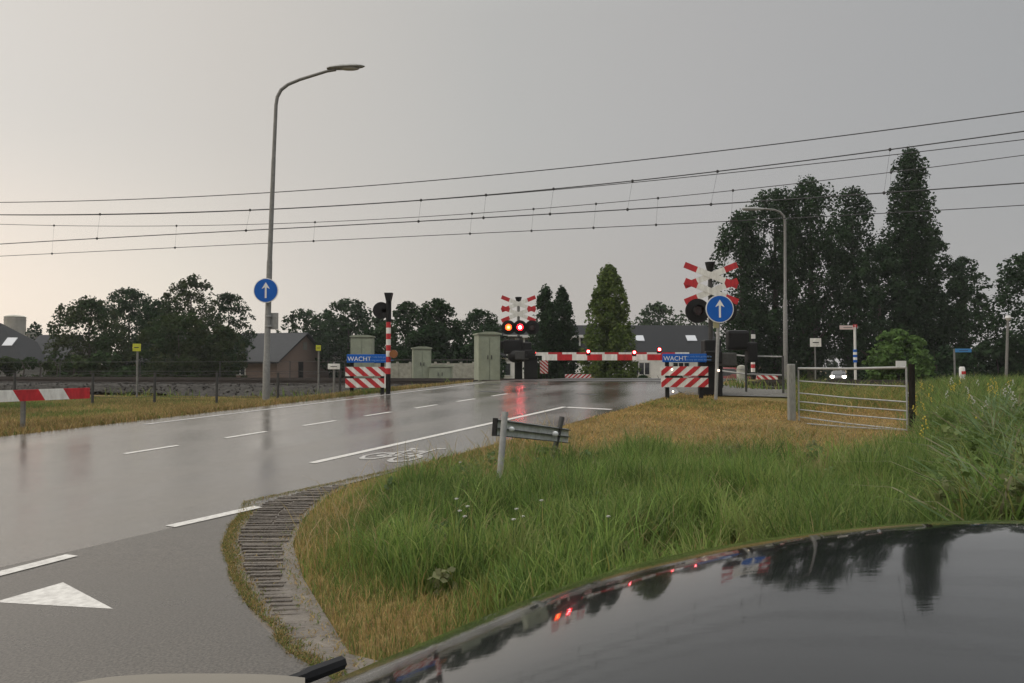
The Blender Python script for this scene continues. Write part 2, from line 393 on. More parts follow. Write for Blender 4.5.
# bicycle symbol
bs = []; BO = .35
def ring(cs, ct, rs, rt, w, a0=0, a1=360, n=22):
    for i in range(n):
        p, q = R(a0+(a1-a0)*i/n), R(a0+(a1-a0)*(i+1)/n)
        bs.append([xy(cs+rs*math.cos(p), ct+rt*math.sin(p)), xy(cs+rs*math.cos(q), ct+rt*math.sin(q)), xy(cs+(rs-w)*math.cos(q), ct+(rt-w*2)*math.sin(q)), xy(cs+(rs-w)*math.cos(p), ct+(rt-w*2)*math.sin(p))])
def seg(a, b, w=.045):
    d = Vector((b[0]-a[0], b[1]-a[1])).normalized(); n_ = Vector((-d.y, d.x))*w/2
    bs.append([xy(a[0]+n_.x, a[1]+n_.y*2), xy(b[0]+n_.x, b[1]+n_.y*2), xy(b[0]-n_.x, b[1]-n_.y*2), xy(a[0]-n_.x, a[1]-n_.y*2)])
ring(-5.82, 7.75, .16, .30, .05); ring(-5.40, 7.75, .16, .30, .05)
for a, b in (((-5.82, 7.75), (-5.72, 8.25)), ((-5.72, 8.25), (-5.48, 8.3)), ((-5.48, 8.3), (-5.62, 7.8)), ((-5.62, 7.8), (-5.82, 7.75)), ((-5.62, 7.8), (-5.74, 8.4)), ((-5.40, 7.75), (-5.47, 8.55)), ((-5.47, 8.55), (-5.36, 8.6)), ((-5.80, 8.42), (-5.68, 8.42))): seg(a, b)
tag(sheet('bicycle_symbol', bs, M_mark2, .0160, .45, True), kind='structure')
# tar patches on the crossing
tag(sheet('road_patches', [sq(-9.8, -9.1, 17.2, 17.5), sq(-8.9, -8.5, 18.6, 18.8), sq(-7.2, -6.7, 17.6, 17.8), sq(-10.9, -10.4, 19.5, 19.75)], mat('tar patch', (.018, .018, .018), .35), .0140, .45, True), kind='structure')
# ---- paved strip (grass pavers)
M_mud = mat('wet mud and concrete', (.05, .040, .031), .3, c2=(.135, .115, .093), scale=5, bump=.5, bscale=40)
tag(sheet('pavement', [PAVE], M_mud, .004, .3, False, .05), kind='structure')
rb = MB(); acc = 0
ed = [Vector((a, b, 0)) for a, b in [(-1.75, 7.85), (-2.05, 7.45), (-2.3, 6.95), (-2.27, 6.45), (-2.2, 6.03), (-2.03, 5.42), (-1.69, 4.64), (-1.30, 3.89), (-.98, 3.4), (-.62, 3.0)]]
row = 0
for a, b in zip(ed[:-1], ed[1:]):
    L_ = (b-a).length; d = (b-a)/L_; n_ = Vector((-d.y, d.x, 0))
    if n_.x < 0: n_ = -n_
    p = acc
    while p < L_:
        q = a+d*p; row += 1
        # how wide the strip is here
        wmax = .0
        for k in range(1, 40):
            r_ = q + Vector((1, .12, 0)).normalized()*k*.02
            if not bool(inside(r_.x, r_.y, PAVE)): break
            wmax = k*.02
        dirx = Vector((1, .12, 0)).normalized()
        w0 = .09+rng.uniform(0, .03); w1 = wmax*(1-.22*sm(5.9-q.y, 0, 1.6))-.02*rng.uniform(0, 2)
        segs = max(1, int((w1-w0)/.2))
        for k in range(segs):
            x0 = w0+(w1-w0)*k/segs+.006; x1 = w0+(w1-w0)*(k+1)/segs-.006
            if x1-x0 < .03: continue
            c = q+dirx*(x0+x1)/2
            rb.box((c.x, c.y, g(c.x, c.y)+.002+rng.uniform(-.005, .004)-.016*float(sm(5.2-c.y, 0, 1.8))), (x1-x0, .030+rng.uniform(-.008, .006), .035), (rng.uniform(-.05, .05), .02+rng.uniform(-.02, .03), math.atan2(dirx.y, dirx.x)+rng.uniform(-.02, .02)), bev=.006)
        p += .078
    acc = p-L_
tag(rb.build('paver_ribs', mat('worn concrete pavers', (.045, .036, .028), .6, c2=(.14, .12, .098), scale=6, bump=.8)), kind='structure')
# ------------------------------------------------------------------ railway
def track_pt(Yc, a, z=0): return Vector((0, Yc, 0)) + TKD*a + Vector((0, 0, z))
TR = (26.0, 30.1)
M_rail = mat('rail steel', (.035, .028, .024), .6, metal=.2, var=.2, scale=3)
M_bal = mat('railway ballast', (.014, .013, .012), .95, c2=(.07, .066, .06), spec=.1, scale=9, bump=1.0, bscale=14)
bl = MB()
for side, (a0, a1) in enumerate(((-70, None), (None, 60))):
    pass
def ballast(a0, a1, name):
    aa = np.arange(a0, a1+.01, .5); uo = np.array([-3.5, -2.0, -1.6, 0, 2, 4.1, 5.7, 6.1, 6.8]); hz = np.array([-.50, -.06, 0, .0, -.02, 0, 0, -.06, -.3])
    vs = []; fs = []
    nrm = Vector((-TKD.y, TKD.x, 0))
    for i, a in enumerate(aa):
        wl_ = float(np.clip((-(TKD.x*a)-7.5)/5, 0, 1))
        for k, (o_, h_) in enumerate(zip(uo, hz)):
            if k == 0: o_, h_ = o_+1.2*wl_, h_+.22*wl_
            p = track_pt(TR[0], a)+nrm*(o_)
            e_ = min(1, min(a-a0, a1-a)/.8)
            vs.append((p.x, p.y, .665+h_*1+rng.uniform(-.03, .03)-(1-e_)*.12))
    K = len(uo)
    for i in range(len(aa)-1):
        for k in range(K-1): fs.append((i*K+k, i*K+k+1, (i+1)*K+k+1, (i+1)*K+k))
    b_ = MB(); b_.add(vs, fs); 
    # loose stones
    st_ = MB()
    for q in range(5200):
        a = a0+(a1-a0)*(rng.random()); o_ = rng.uniform(-3.9, 1.5)
        p = track_pt(TR[0], a)+nrm*o_; h_ = np.interp(o_, uo, hz)
        r_ = rng.uniform(.03, .06)
        vs2 = [(p.x+r_*rng.uniform(.7, 1.2)*dx, p.y+r_*rng.uniform(.7, 1.2)*dy, .67+h_+r_*rng.uniform(.5, 1)*dz) for dx, dy, dz in ((1, 0, 0), (-1, 0, 0), (0, 1, 0), (0, -1, 0), (0, 0, 1), (0, 0, -1))]
        b_.add(vs2, [(0, 2, 4), (2, 1, 4), (1, 3, 4), (3, 0, 4), (2, 0, 5), (1, 2, 5), (3, 1, 5), (0, 3, 5)])
    o = b_.build(name, M_bal); tag(o, kind='structure')
# road span along track coordinate a (for the two tracks): computed from road frame
def a_of_s(Yc, s_): # a such that s(track_pt)=s_
    s0 = st(0, Yc)[0]; ds = st(TKD.x, TKD.y)[0]; return (s_-s0)/ds
aL, aR = a_of_s(26, RL-.5), a_of_s(26, RR+.5)
ballast(-75, aL, 'ballast'); ballast(aR+.3, 60, 'ballast')
for Yc, lab in zip(TR, ('nearer railway track crossing the road behind the signals', 'farther railway track crossing the road behind the signals')):
    tr = thing('railway_track', lab, 'railway track', track_pt(Yc, 0, RAIL), 0, 'railway tracks over the road')
    nrm = Vector((-TKD.y, TKD.x, 0))
    for sd_ in (-.75, .75):
        b_ = MB(); prof = [(-.07, -.16), (.07, -.16), (.07, -.145), (.012, -.12), (.012, -.045), (.035, -.035), (.035, 0), (-.035, 0), (-.035, -.035), (-.012, -.045), (-.012, -.12), (-.07, -.145)]
        A, B = TKD*-90, TKD*70; n_ = len(prof)
        vs = [A+nrm*(sd_+p[0])+Vector((0, 0, p[1])) for p in prof]+[B+nrm*(sd_+p[0])+Vector((0, 0, p[1])) for p in prof]
        b_.add(vs, [(i, (i+1) % n_, (i+1) % n_+n_, i+n_) for i in range(n_)]); b_.build('rail', M_rail, tr)
    b_ = MB()
    rz_ = math.atan2(TKD.y, TKD.x)
    for a in np.arange(-74, 60, .6):
        s_, t_ = st(*(track_pt(Yc, a)[:2]))
        if RL-.6 < s_ < RR+.6: continue
        b_.box(TKD*a+Vector((0, 0, -.19)), (.24, 2.5, .12), (0, 0, rz_))
    o = b_.build('sleepers', mat('concrete sleepers', (.06, .055, .05), .9, var=.3, scale=6), tr); tag(o, kind='stuff')
# crossing deck panels between rails
b_ = MB(); rz_ = math.atan2(TKD.y, TKD.x)
aM = (aL+aR)/2
for Yc in TR:
    for off in (-1.1, 0, 1.1):
        for k in range(9):
            a = a_of_s(Yc, RL)+(k+.5)*(a_of_s(Yc, RR)-a_of_s(Yc, RL))/9
            c = track_pt(Yc, a)+Vector((-TKD.y, TKD.x, 0))*off
            b_.box((c.x, c.y, .816), ((a_of_s(Yc, RR)-a_of_s(Yc, RL))/9-.015, 1.3 if off == 0 else .58, .07), (0, 0, rz_))
tag(b_.build('crossing_deck', mat('wet crossing panels', (.05, .05, .05), .35, var=.3, scale=8)), kind='structure')
pa_ = [G(717, 404), G(800, 404)]
tag(sheet('gravel_path', [[(4.2, 18.6), (6.4, 17.9), (9.5, 17.3), (15, 16.0), (15, 18.5), (6.6, 21.2), (4.4, 21.6)]], mat('dull grey gravel', (.055, .052, .047), .9, c2=(.15, .145, .13), scale=12, bump=.8), .03, .5, False), kind='structure')
# ------------------------------------------------------------------ overhead wires
def wpt(px, py, Yc):
    d = ray(px, py); Y = Yc/(1+(d.x/d.y)/TK); return Vector((0, 0, EYE)) + d*(Y/d.y)
def curve_pts(ctrl, Yc, n=60):
    xs_ = np.array([c[0] for c in ctrl], float); ys_ = np.array([c[1] for c in ctrl], float)
    co = np.polyfit(xs_/1000, ys_, 4); xs2 = np.linspace(-60, 1120, n)
    co_f = np.polyval(co, xs2/1000)
    return [wpt(a, b, Yc) for a, b in zip(xs2, co_f)], (lambda q: float(np.polyval(co, q/1000)))
w1 = [(-60, 202.5), (0, 202.3), (100, 200.8), (256, 193), (512, 173.5), (768, 145), (1024, 111.5), (1120, 98)]
w2 = [(-60, 214.2), (0, 214.5), (100, 214.6), (256, 209.5), (512, 193), (640, 180.2), (768, 165), (1024, 131.5), (1120, 118)]
w2b = [(-60, 214), (0, 214.8), (100, 215), (256, 210), (512, 193.6), (640, 181.7), (768, 168.8), (1024, 139.5), (1120, 128)]
w3 = [(-60, 222), (0, 224), (54, 225.6), (176, 226), (256, 224.2), (512, 210.5), (640, 200), (768, 186.8), (1024, 155), (1120, 142)]
w4 = [(-60, 248), (0, 243.8), (100, 238), (256, 230.5), (512, 216), (640, 208.4), (768, 201), (1024, 183), (1120, 176)]
w5 = [(-60, 259), (0, 256.4), (52, 253.5), (176, 247.5), (256, 244), (512, 231.5), (768, 219.5), (1024, 205), (1120, 199)]
def line_set(label, mess, cont, Yc, r1_, r2_, dr, rd):
    t_ = thing('overhead_line', label, 'overhead line', track_pt(Yc, 0, RAIL), 0, 'overhead lines above the tracks'); o0 = Vector(t_.location)
    pm, fm = curve_pts(mess, Yc); pc, fcn = curve_pts(cont, Yc)
    MB().tube([p-o0 for p in pm], r1_, 5).build('messenger_wire', M_wire, t_)
    MB().tube([p-o0 for p in pc], r2_, 5).build('contact_wire', M_wire, t_)
    for xa, xb in dr:
        A = wpt(xa, fm(xa), Yc)-o0; B = wpt(xb, fcn(xb), Yc)-o0
        q = MB().tube([A, B], rd, 4)
        for c_ in (A, B): q.dome(c_, .05, (1, 1, 1.1), n=6, m=4)
        q.build('dropper', M_wire, t_)
line_set('thicker pair of overhead wires above the nearer track with droppers', w2, w4, 26.0, .019, .019, [(100, 97), (250, 246), (421, 418.5), (486, 483.5), (553.5, 550), (632.5, 627.5), (717.5, 711), (890, 884)], .0035)
line_set('thinner lower pair of overhead wires above the farther track', w3, w5, 30.1, .014, .015, [(54, 52), (176.5, 175), (315, 313.5), (472, 470), (533.5, 531.5), (596, 593.5), (658, 656), (733, 731), (891, 889)], .0035)
tag(MB().tube(curve_pts(w1, 23.6)[0], .016, 5).build('feeder_wire', M_wire), 'topmost single overhead wire sloping across the sky', 'wire')
tag(MB().tube(curve_pts(w2b, 28.0)[0], .015, 5).build('feeder_wire', M_wire), 'single overhead wire diverging just below the second wire at right', 'wire')
# ------------------------------------------------------------------ trees
def leaf_mesh(name, cs, rs, nper, ls, cols, m, parent, flat=.8):
    cs = np.array(cs); rs = np.array(rs); n = len(cs); tot = int(n*nper)
    pr_ = rs**2/np.sum(rs**2); k = rng.choice(n, tot, p=pr_)
    d = rng.normal(size=(tot, 3)); d /= np.linalg.norm(d, axis=1)[:, None]
    rad = rng.random(tot)**.42
    p = cs[k] + d*(rad*rs[k])[:, None]*np.array([1, 1, flat])
    nn = d + rng.normal(size=(tot, 3))*.9 + np.array([0, 0, .4]); nn /= np.linalg.norm(nn, axis=1)[:, None]
    a = np.cross(nn, rng.normal(size=(tot, 3))); a /= np.linalg.norm(a, axis=1)[:, None]; b = np.cross(nn, a)
    sz = ls*rng.uniform(.5, 1.3, tot)[:, None]
    v = np.stack([p-a*sz*.5, p+b*sz*.42-a*sz*.05, p+a*sz*.5, p-b*sz*.42+a*sz*.05], 1).reshape(-1, 3)
    f = np.arange(tot*4).reshape(-1, 4)
    me = bpy.data.meshes.new(name); me.vertices.add(tot*4); me.vertices.foreach_set('co', v.ravel())
    me.loops.add(tot*4); me.loops.foreach_set('vertex_index', f.ravel()); me.polygons.add(tot)
    me.polygons.foreach_set('loop_start', np.arange(tot)*4); me.polygons.foreach_set('loop_total', np.full(tot, 4)); me.update()
    cols = np.array(cols); cc = cols[rng.integers(0, len(cols), n)][k]*rng.uniform(.8, 1.2, tot)[:, None]
    ca = np.ones((tot*4, 4)); ca[:, :3] = np.repeat(cc, 4, 0)
    at = me.color_attributes.new('Col', 'FLOAT_COLOR', 'POINT'); at.data.foreach_set('color', ca.ravel())
    me.materials.append(m); o = bpy.data.objects.new(name, me); COL.objects.link(o); o.parent = parent; return o
M_leaf = mat('leaves', (.04, .06, .02), .9, attr=.3, spec=.05)
M_bark = mat('bark', (.045, .038, .03), .9, var=.4, scale=9, bump=.8)
DK = [(.024, .046, .020), (.030, .056, .024), (.020, .040, .018)]
MD = [(.032, .058, .025), (.038, .064, .026), (.026, .048, .022)]
OL = [(.036, .052, .020), (.030, .052, .020), (.042, .054, .024)]
LG = [(.085, .125, .032), (.105, .145, .038), (.07, .105, .03)]
LB = [(.085, .15, .045), (.10, .17, .05), (.075, .13, .04)]
PR = {'round': lambda h: math.sqrt(max(0, 1-(2*h-1)**2))*.95+.05,
      'broad': lambda h: math.sqrt(max(0, 1-(1.7*h-.7)**2))*.95+.05,
      'egg': lambda h: min(1, .82+h*.9)*(1-max(0, h-.22)/.78)**.5*.98+.02,
      'column': lambda h: min(1, .45+h*2.2)*(1 if h < .6 else math.sqrt(max(0, 1-((h-.6)/.4)**2))*.95+.08),
      'cone': lambda h: min(1, .65+h*2)*(1-max(0, h-.12)/.88)**.62*.97+.03,
      'spire': lambda h: min(1, .75+h*2)*(1.04-.55*h*h-.12*math.sin(h*17))*(1 if h < .86 else math.sqrt(max(0, 1-((h-.86)/.14)**1.7)))+.05}
def tree(name, label, cat, px, top, Y, wpx, shape='round', cols=MD, dens=1.0, ls=.18, low=.12, clump=.17, nl=None, group=None, lean=0, base=None, gap=0):
    x = X_(px, Y); zb = g(x, Y)-.05 if base is None else base
    H = P(px, top, Y).z - zb; w_ = wpx/768*Y/2
    t_ = thing(name, label, cat, (x, Y, zb), 0, group)
    z0 = H*low; hh = H-z0
    area = hh*w_*2*.75
    # clumps
    cr = max(.28, clump*w_*2*.85)
    n = max(22, int(area/(cr*cr)*(3.2)*(1-gap*.5))); cs = []; rs = []
    for i in range(n):
        h = rng.random()**.85; rr = PR[shape](h)*w_; a = rng.uniform(0, 2*math.pi)
        q = rr*math.sqrt(rng.uniform(.0, 1))
        r_ = cr*rng.uniform(.55, 1.15)*(1-.35*h)
        q = max(0, min(q, rr-r_*.45))
        cs.append((q*math.cos(a)+lean*h, q*math.sin(a), z0+hh*h*(1-r_*.4/hh))); rs.append(r_)
    # twigs poking out of the outline
    for i in range(int(n*.55)):
        h = rng.uniform(.05, 1); rr = PR[shape](h)*w_*rng.uniform(.9, 1.12); a = rng.uniform(0, 2*math.pi)
        cs.append((rr*math.cos(a)+lean*h, rr*math.sin(a), z0+hh*h*.99)); rs.append(cr*rng.uniform(.18, .4))
    tot = area*290*dens*(.24/ls)**2
    leaf_mesh('crown', cs, rs, tot/len(cs), ls, cols, M_leaf, t_, 1.5 if shape in ('column', 'spire', 'cone', 'egg') else .85)
    b_ = MB(); tr_ = max(.06, .022*H)
    b_.tube([(0, 0, -.3), (0, 0, z0*.6), (lean*.3+.05, .04, z0+hh*.35), (lean*.7, -.03, z0+hh*.8)], [tr_*1.3, tr_, tr_*.65, tr_*.15], 8)
    for i in sorted(range(n), key=lambda i: -rs[i])[:14]:
        c = cs[i]; hs = min(max(.1*H, c[2]*.55), H*.8)
        b_.tube([(lean*.2, 0, hs), ((c[0]+lean*.2)*.5, c[1]*.5, (hs+c[2])*.5+.1), c], [tr_*.45, tr_*.28, tr_*.08], 5)
    b_.build('trunk', M_bark, t_)
    return t_
TG = 'trees behind the railway'
T = tree
T('tree', 'low spreading dark tree at far left, left of the yellow sign', 'tree', 88, 299, 52, 78, 'broad', OL, 1, low=.02, clump=.2, group=TG)
T('tree', 'dark tree crown rising behind the leftmost spreading tree', 'tree', 128, 288, 62, 62, 'round', DK, 1, low=.1, group=TG)
T('tree', 'tallest tree on the left with loose crown above the barn roof', 'tree', 190, 275, 58, 58, 'round', OL, .8, low=.2, clump=.16, gap=.3, group=TG)
T('tree', 'loose dark tree just left of the tall street lamp', 'tree', 228, 293, 62, 50, 'round', DK, .75, low=.12, clump=.15, gap=.35, group=TG)
T('tree', 'olive bushy tree in front of the long grey barn roof', 'tree', 178, 312, 47, 84, 'broad', OL, 1.1, low=.0, clump=.2, group=TG)
T('tree', 'bush right of the olive tree against the barn', 'tree', 222, 326, 50, 46, 'broad', OL, 1.0, low=.0, clump=.2, group=TG)
T('tree', 'dark tree filling the gap between the two highest left crowns', 'tree', 158, 300, 60, 50, 'round', DK, 1, low=.0, group=TG)
T('tree', 'small round tree beside the grain silos', 'tree', 34, 322, 90, 18, 'round', DK, .9, low=.1, ls=.3, group=TG)
T('tree', 'dark tree filling between the gable trees behind the yellow sign', 'tree', 326, 312, 76, 50, 'round', DK, 1, low=.0, group=TG, ls=.25)
T('tree', 'rightmost dark tree of the row behind the grey green cabinet', 'tree', 378, 318, 70, 40, 'round', DK, 1, low=.0, group=TG, ls=.25)
T('tree', 'dark tree behind the brick gable', 'tree', 303, 309, 78, 52, 'round', DK, .95, low=.05, group=TG, ls=.3)
T('tree', 'higher dark tree behind the barn, left of the black signal head', 'tree', 348, 299, 72, 62, 'round', DK, 1, low=.05, group=TG, ls=.3)
T('tree', 'pointed dark tree just right of the left striped pole', 'tree', 408, 302, 52, 44, 'round', DK, 1.1, low=.03, group=TG)
T('tree', 'dense dark tree behind the smaller green cabinet', 'tree', 436, 299, 50, 56, 'broad', DK, 1.2, low=.03, group=TG)
T('tree', 'loose dark tree left of the large green cabinet', 'tree', 479, 309, 54, 54, 'round', DK, 1.0, low=.03, gap=.25, group=TG)
T('tree', 'spire shaped dark conifer just right of the far signal', 'conifer', 546, 288, 44, 40, 'egg', DK, 1.4, low=.02, clump=.2, group=TG)
T('tree', 'spire shaped dark conifer between the other conifer and the light green tree', 'conifer', 562, 289, 45, 38, 'egg', DK, 1.4, low=.02, clump=.2, group=TG)
T('tree', 'large yellow green cone shaped conifer in front of the white house', 'conifer', 609, 266, 42, 58, 'egg', LG, 1.8, low=.03, clump=.13, ls=.15, group=TG)
T('tree', 'grey green tree showing over the dark house roof', 'tree', 658, 303, 90, 52, 'round', MD, .8, low=.1, ls=.32, gap=.2, group=TG)
T('tree', 'thin see-through tree left of the near signal post', 'tree', 694, 304, 80, 44, 'round', MD, .4, low=.1, ls=.3, gap=.4, group=TG)
T('tree', 'leftmost of the tall trees behind the near signal cross', 'tree', 742, 215, 50, 56, 'column', DK, 1.0, low=.10, clump=.24, gap=.1, group=TG)
T('tree', 'tall tree with pointed top behind the right street lamp arm', 'tree', 776, 190, 50, 72, 'column', DK, 1.05, low=.12, clump=.2, gap=.1, group=TG)
T('tree', 'tallest broad tree right of the right street lamp', 'tree', 812, 180, 49, 72, 'column', DK, 1.05, low=.14, clump=.19, gap=.15, group=TG)
T('tree', 'tall tree with loose right side left of the poplar spire', 'tree', 854, 190, 51, 50, 'column', DK, .9, low=.12, clump=.22, gap=.3, group=TG)
T('tree', 'tall narrow poplar spire, highest tree in view', 'poplar', 909, 152, 47, 57, 'spire', DK, 1.35, low=.03, clump=.26, lean=.35, group=TG)
T('tree', 'wide dark tree at the foot of the poplar, left side', 'tree', 880, 245, 46, 66, 'broad', DK, 1.1, low=.03, group=TG)
T('tree', 'wide dark tree at the foot of the poplar, right side', 'tree', 930, 238, 48, 76, 'broad', DK, 1.1, low=.03, group=TG)
T('tree', 'loose tree with leaning tip right of the poplar', 'tree', 966, 257, 50, 44, 'round', DK, .8, low=.05, gap=.3, group=TG)
T('tree', 'dark tree cut by the right edge of the view', 'tree', 1030, 253, 42, 86, 'round', DK, 1.0, low=.03, group=TG)
T('bush', 'round light green bush behind the field gate', 'bush', 898, 331, 33, 60, 'broad', LB, 2.2, low=.0, ls=.16, clump=.2)
# dark hedgerows
def hedge(label, px0, px1, top, Y, cols=DK, dens=1.0, ls=.25, dep=1.2):
    xa, xb = X_(px0, Y), X_(px1, Y); xm = (xa+xb)/2; zb = g(xm, Y)-.1; H = P((px0+px1)/2, top, Y).z-zb
    t_ = thing('hedge', label, 'hedge', (xm, Y, zb)); n = int((xb-xa)*H*2.2)+6
    cs = [(rng.uniform(xa, xb)-xm, rng.uniform(-dep, dep), rng.uniform(.0, 1)*H*rng.uniform(.8, 1.02)) for i in range(n)]
    leaf_mesh('foliage', cs, [rng.uniform(.35, .75)*min(1, H/2.5) for i in range(n)], (xb-xa)*H*210*dens*(.24/ls)**2/n, ls, cols, M_leaf, t_)
    b_ = MB()
    for i in range(9):
        q = xa+(xb-xa)*(i+.5)/9-xm; b_.tube([(q, 0, -.2), (q+.1, .1, H*.5), (q-.1, 0, H*.8)], [.05, .04, .01], 5)
    tag(b_.build('stems', M_bark, t_), kind='stuff'); return t_
hedge('dark undergrowth hedge below the left trees', -20, 130, 352, 44, OL)
hedge('dark hedge between barn and green cabinets', 366, 504, 324, 49, DK, 1.3)
hedge('dark hedge under the tall trees, left of the white arm sign', 705, 824, 338, 54, DK, 1.2)
hedge('dark hedge behind the round light green bush', 852, 915, 335, 52, DK, 1.2)
hedge('dark hedge behind the weeds at far right', 905, 1090, 340, 42, DK, 1.2)
hedge('far dark tree line along the left horizon', -60, 500, 352, 95, DK, .8, .45)
hedge('far dark tree line along the right horizon', 640, 1120, 345, 110, DK, .9, .45)
hedge('clipped low hedge along the foot of the white house', 575, 712, 372, 54, DK, 1.3, .18, .5)
# ------------------------------------------------------------------ buildings
M_roofd = mat('dark roof tiles', (.012, .0135, .016), .75, spec=.2, var=.2, scale=12)
M_roofg = mat('grey corrugated roof', (.036, .038, .041), .8, spec=.2, var=.15, scale=2, stretch=(1, 1, 6))
M_brick = mat('pink red brick', (.165, .12, .10), .9, var=.2, scale=16)
M_wallw = mat('white rendered wall', (.78, .77, .74), .8, var=.08, scale=3)
M_wallg = mat('grey cladding wall', (.15, .15, .14), .85, var=.2, scale=5)
M_trim = mat('white painted trim', (.6, .6, .58), .6)
def house(name, label, cat, origin, ax, L_, D_, eave, ridge, mw, mroof, ov=.35, hip=0):
    """origin: front-left ground corner; ax: angle of the front wall; ridge runs parallel to the front"""
    t_ = thing(name, label, cat, origin, ax)
    b_ = MB()
    rw = eave+.05 if hip else ridge-.05
    vs = [(0, 0, -.5), (L_, 0, -.5), (L_, D_, -.5), (0, D_, -.5), (0, 0, eave), (L_, 0, eave), (L_, D_, eave), (0, D_, eave), (0, D_/2, rw), (L_, D_/2, rw)]
    b_.add(vs, [(0, 1, 5, 4), (2, 3, 7, 6), (3, 0, 4, 8, 7), (1, 2, 6, 9, 5)]); b_.build('wall', mw, t_)
    sl = (ridge-eave)/(D_/2); r = MB()
    for sgn in (0, 1):
        y0 = -ov if sgn == 0 else D_+ov; z0 = eave-ov*sl
        a = [(-ov, y0, z0), (L_+ov, y0, z0), (L_+ov-hip, D_/2, ridge), (-ov+hip, D_/2, ridge)]
        vs = a+[(x, y, z+.14) for x, y, z in a]
        r.add(vs, [(0, 1, 2, 3), (4, 5, 6, 7), (0, 1, 5, 4), (1, 2, 6, 5), (2, 3, 7, 6), (3, 0, 4, 7)])
    if hip:
        for X0, X1 in ((-ov, -ov+hip), (L_+ov, L_+ov-hip)): r.add([(X0, -ov, eave-ov*sl+.14), (X0, D_+ov, eave-ov*sl+.14), (X1, D_/2, ridge+.139)], [(0, 1, 2)])
    rf = r.build('roof', mroof, t_)
    return t_, rf
def window(t_, x, z, w_, h_, y=-.03, frame=M_trim, mull=1):
    f = MB(); k = .07
    f.box((x, y, z+h_/2-k/2), (w_, .08, k)); f.box((x, y, z-h_/2+k/2), (w_, .08, k))
    for i in range(mull+2): f.box((x-w_/2+k/2+(w_-k)*i/(mull+1), y+.003, z), (k, .07, h_-2*k))
    fr = f.build('window', frame, t_)
    MB().box((x, y+.015, z), (w_-.02, .03, h_-.02)).build('pane', M_glassd, fr)
def rooflight(rf, t_, x, f_, L_, D_, eave, ridge, w_=.9, h_=1.0):
    sl = math.atan2(ridge-eave, D_/2); y = D_/2*f_; z = eave+(ridge-eave)*f_+.17
    b_ = MB().box((x, y, z), (w_, h_, .08), (sl, 0, 0)); o = b_.build('skylight', mat('pale skylight glass', (.35, .37, .4), .1, spec=.8), rf)
# long low barn with brick gable at left
Y0 = 68; a0 = P(280, 368, Y0)
ang = math.atan2(-.66, .75)   # front wall direction going right/nearer
# front wall runs from far left to the gable corner
gc = Vector((P(277, 368, 66).x, 66, 0)); Lb = 17; d_ = Vector((math.cos(ang*.42), math.sin(ang*.42), 0))
ori = gc-d_*Lb; zb = g(gc.x, gc.y)
t_, rf = house('barn', 'long low barn with grey roof and pink brick gable end', 'barn', (ori.x, ori.y, zb), ang*.42, Lb, 8.5, P(277, 361, 66).z-zb, P(302, 333, 68).z-zb, M_brick, M_roofg)
for q in (.0,):
    m_ = MB()
    m_.box((Lb+.03, 3.6, 1.2), (.08, .7, 1.5)); m_.build('door', M_black, t_)
    m_ = MB(); m_.box((Lb+.03, 4.25, 3.4), (.06, .6, .7)); m_.build('shutter', M_wallg, t_)
for k in range(4): window(t_, 2.5+k*3.6, 1.1, 1.1, .7)
sh, _ = house('shed', 'small shed with pale roof right of the brick gable', 'shed', (P(315, 368, 76).x, 76, g(-19, 76)), -.25, 4.4, 4, 1.9, 3.9, M_wallg, M_conc)
window(sh, 2, 1.1, .9, .7)
# far left farmhouse
Yh = 74; ox = P(-130, 368, Yh).x; zb = g(-30, Yh)
t_, rf = house('farmhouse', 'dark roofed farmhouse with skylight at the left edge', 'house', (ox, Yh, zb), 0, P(24, 368, Yh).x-ox, 8, P(0, 360, Yh).z-zb, P(0, 322, Yh).z-zb, M_wallg, M_roofd, .4, 5.4)
rooflight(rf, t_, P(-3, 368, Yh).x-ox, .45, 0, 8, P(0, 360, Yh).z-zb, P(0, 322, Yh).z-zb, 1.0, 1.2)
window(t_, P(4, 368, Yh).x-ox, 1.5, 1.6, .7); window(t_, P(-25, 368, Yh).x-ox, 1.5, 1.6, .7)
ox2 = P(24, 368, 78).x
t2, _ = house('outbuilding', 'low grey roofed outbuilding joined right of the dark farmhouse', 'outbuilding', (ox2, 78, zb), 0, 3.8, 6, P(0, 358, 78).z-zb, P(0, 335, 78).z-zb, M_wallg, M_roofg)
window(t2, 2, 1.2, 1.0, .7)
def silo(px, top, wpx, Y, label):
    x = X_(px, Y); zb = g(x, Y); H = P(px, top, Y).z-zb; r_ = wpx/768*Y/2
    t_ = thing('silo', label, 'silo', (x, Y, zb), 0, 'pale grain silos')
    b_ = MB().tube([(0, 0, 0), (0, 0, H-.25)], r_, 24)
    for k in range(int(H/1.1)): b_.tube([(0, 0, .5+k*1.1), (0, 0, .56+k*1.1)], r_+.04, 24)
    b_.build('tank', mat('pale silo concrete', (.30, .29, .26), .8, var=.15, scale=1), t_)
    MB().tube([(0, 0, H-.25), (0, 0, H-.1), (0, 0, H)], [r_+.06, r_*.8, r_*.1], 24).build('cap', M_conc, t_)
silo(14, 315, 19, 92, 'larger pale silo rising behind the dark farmhouse roof'); silo(31, 332, 12, 90, 'smaller low silo right of the large one')
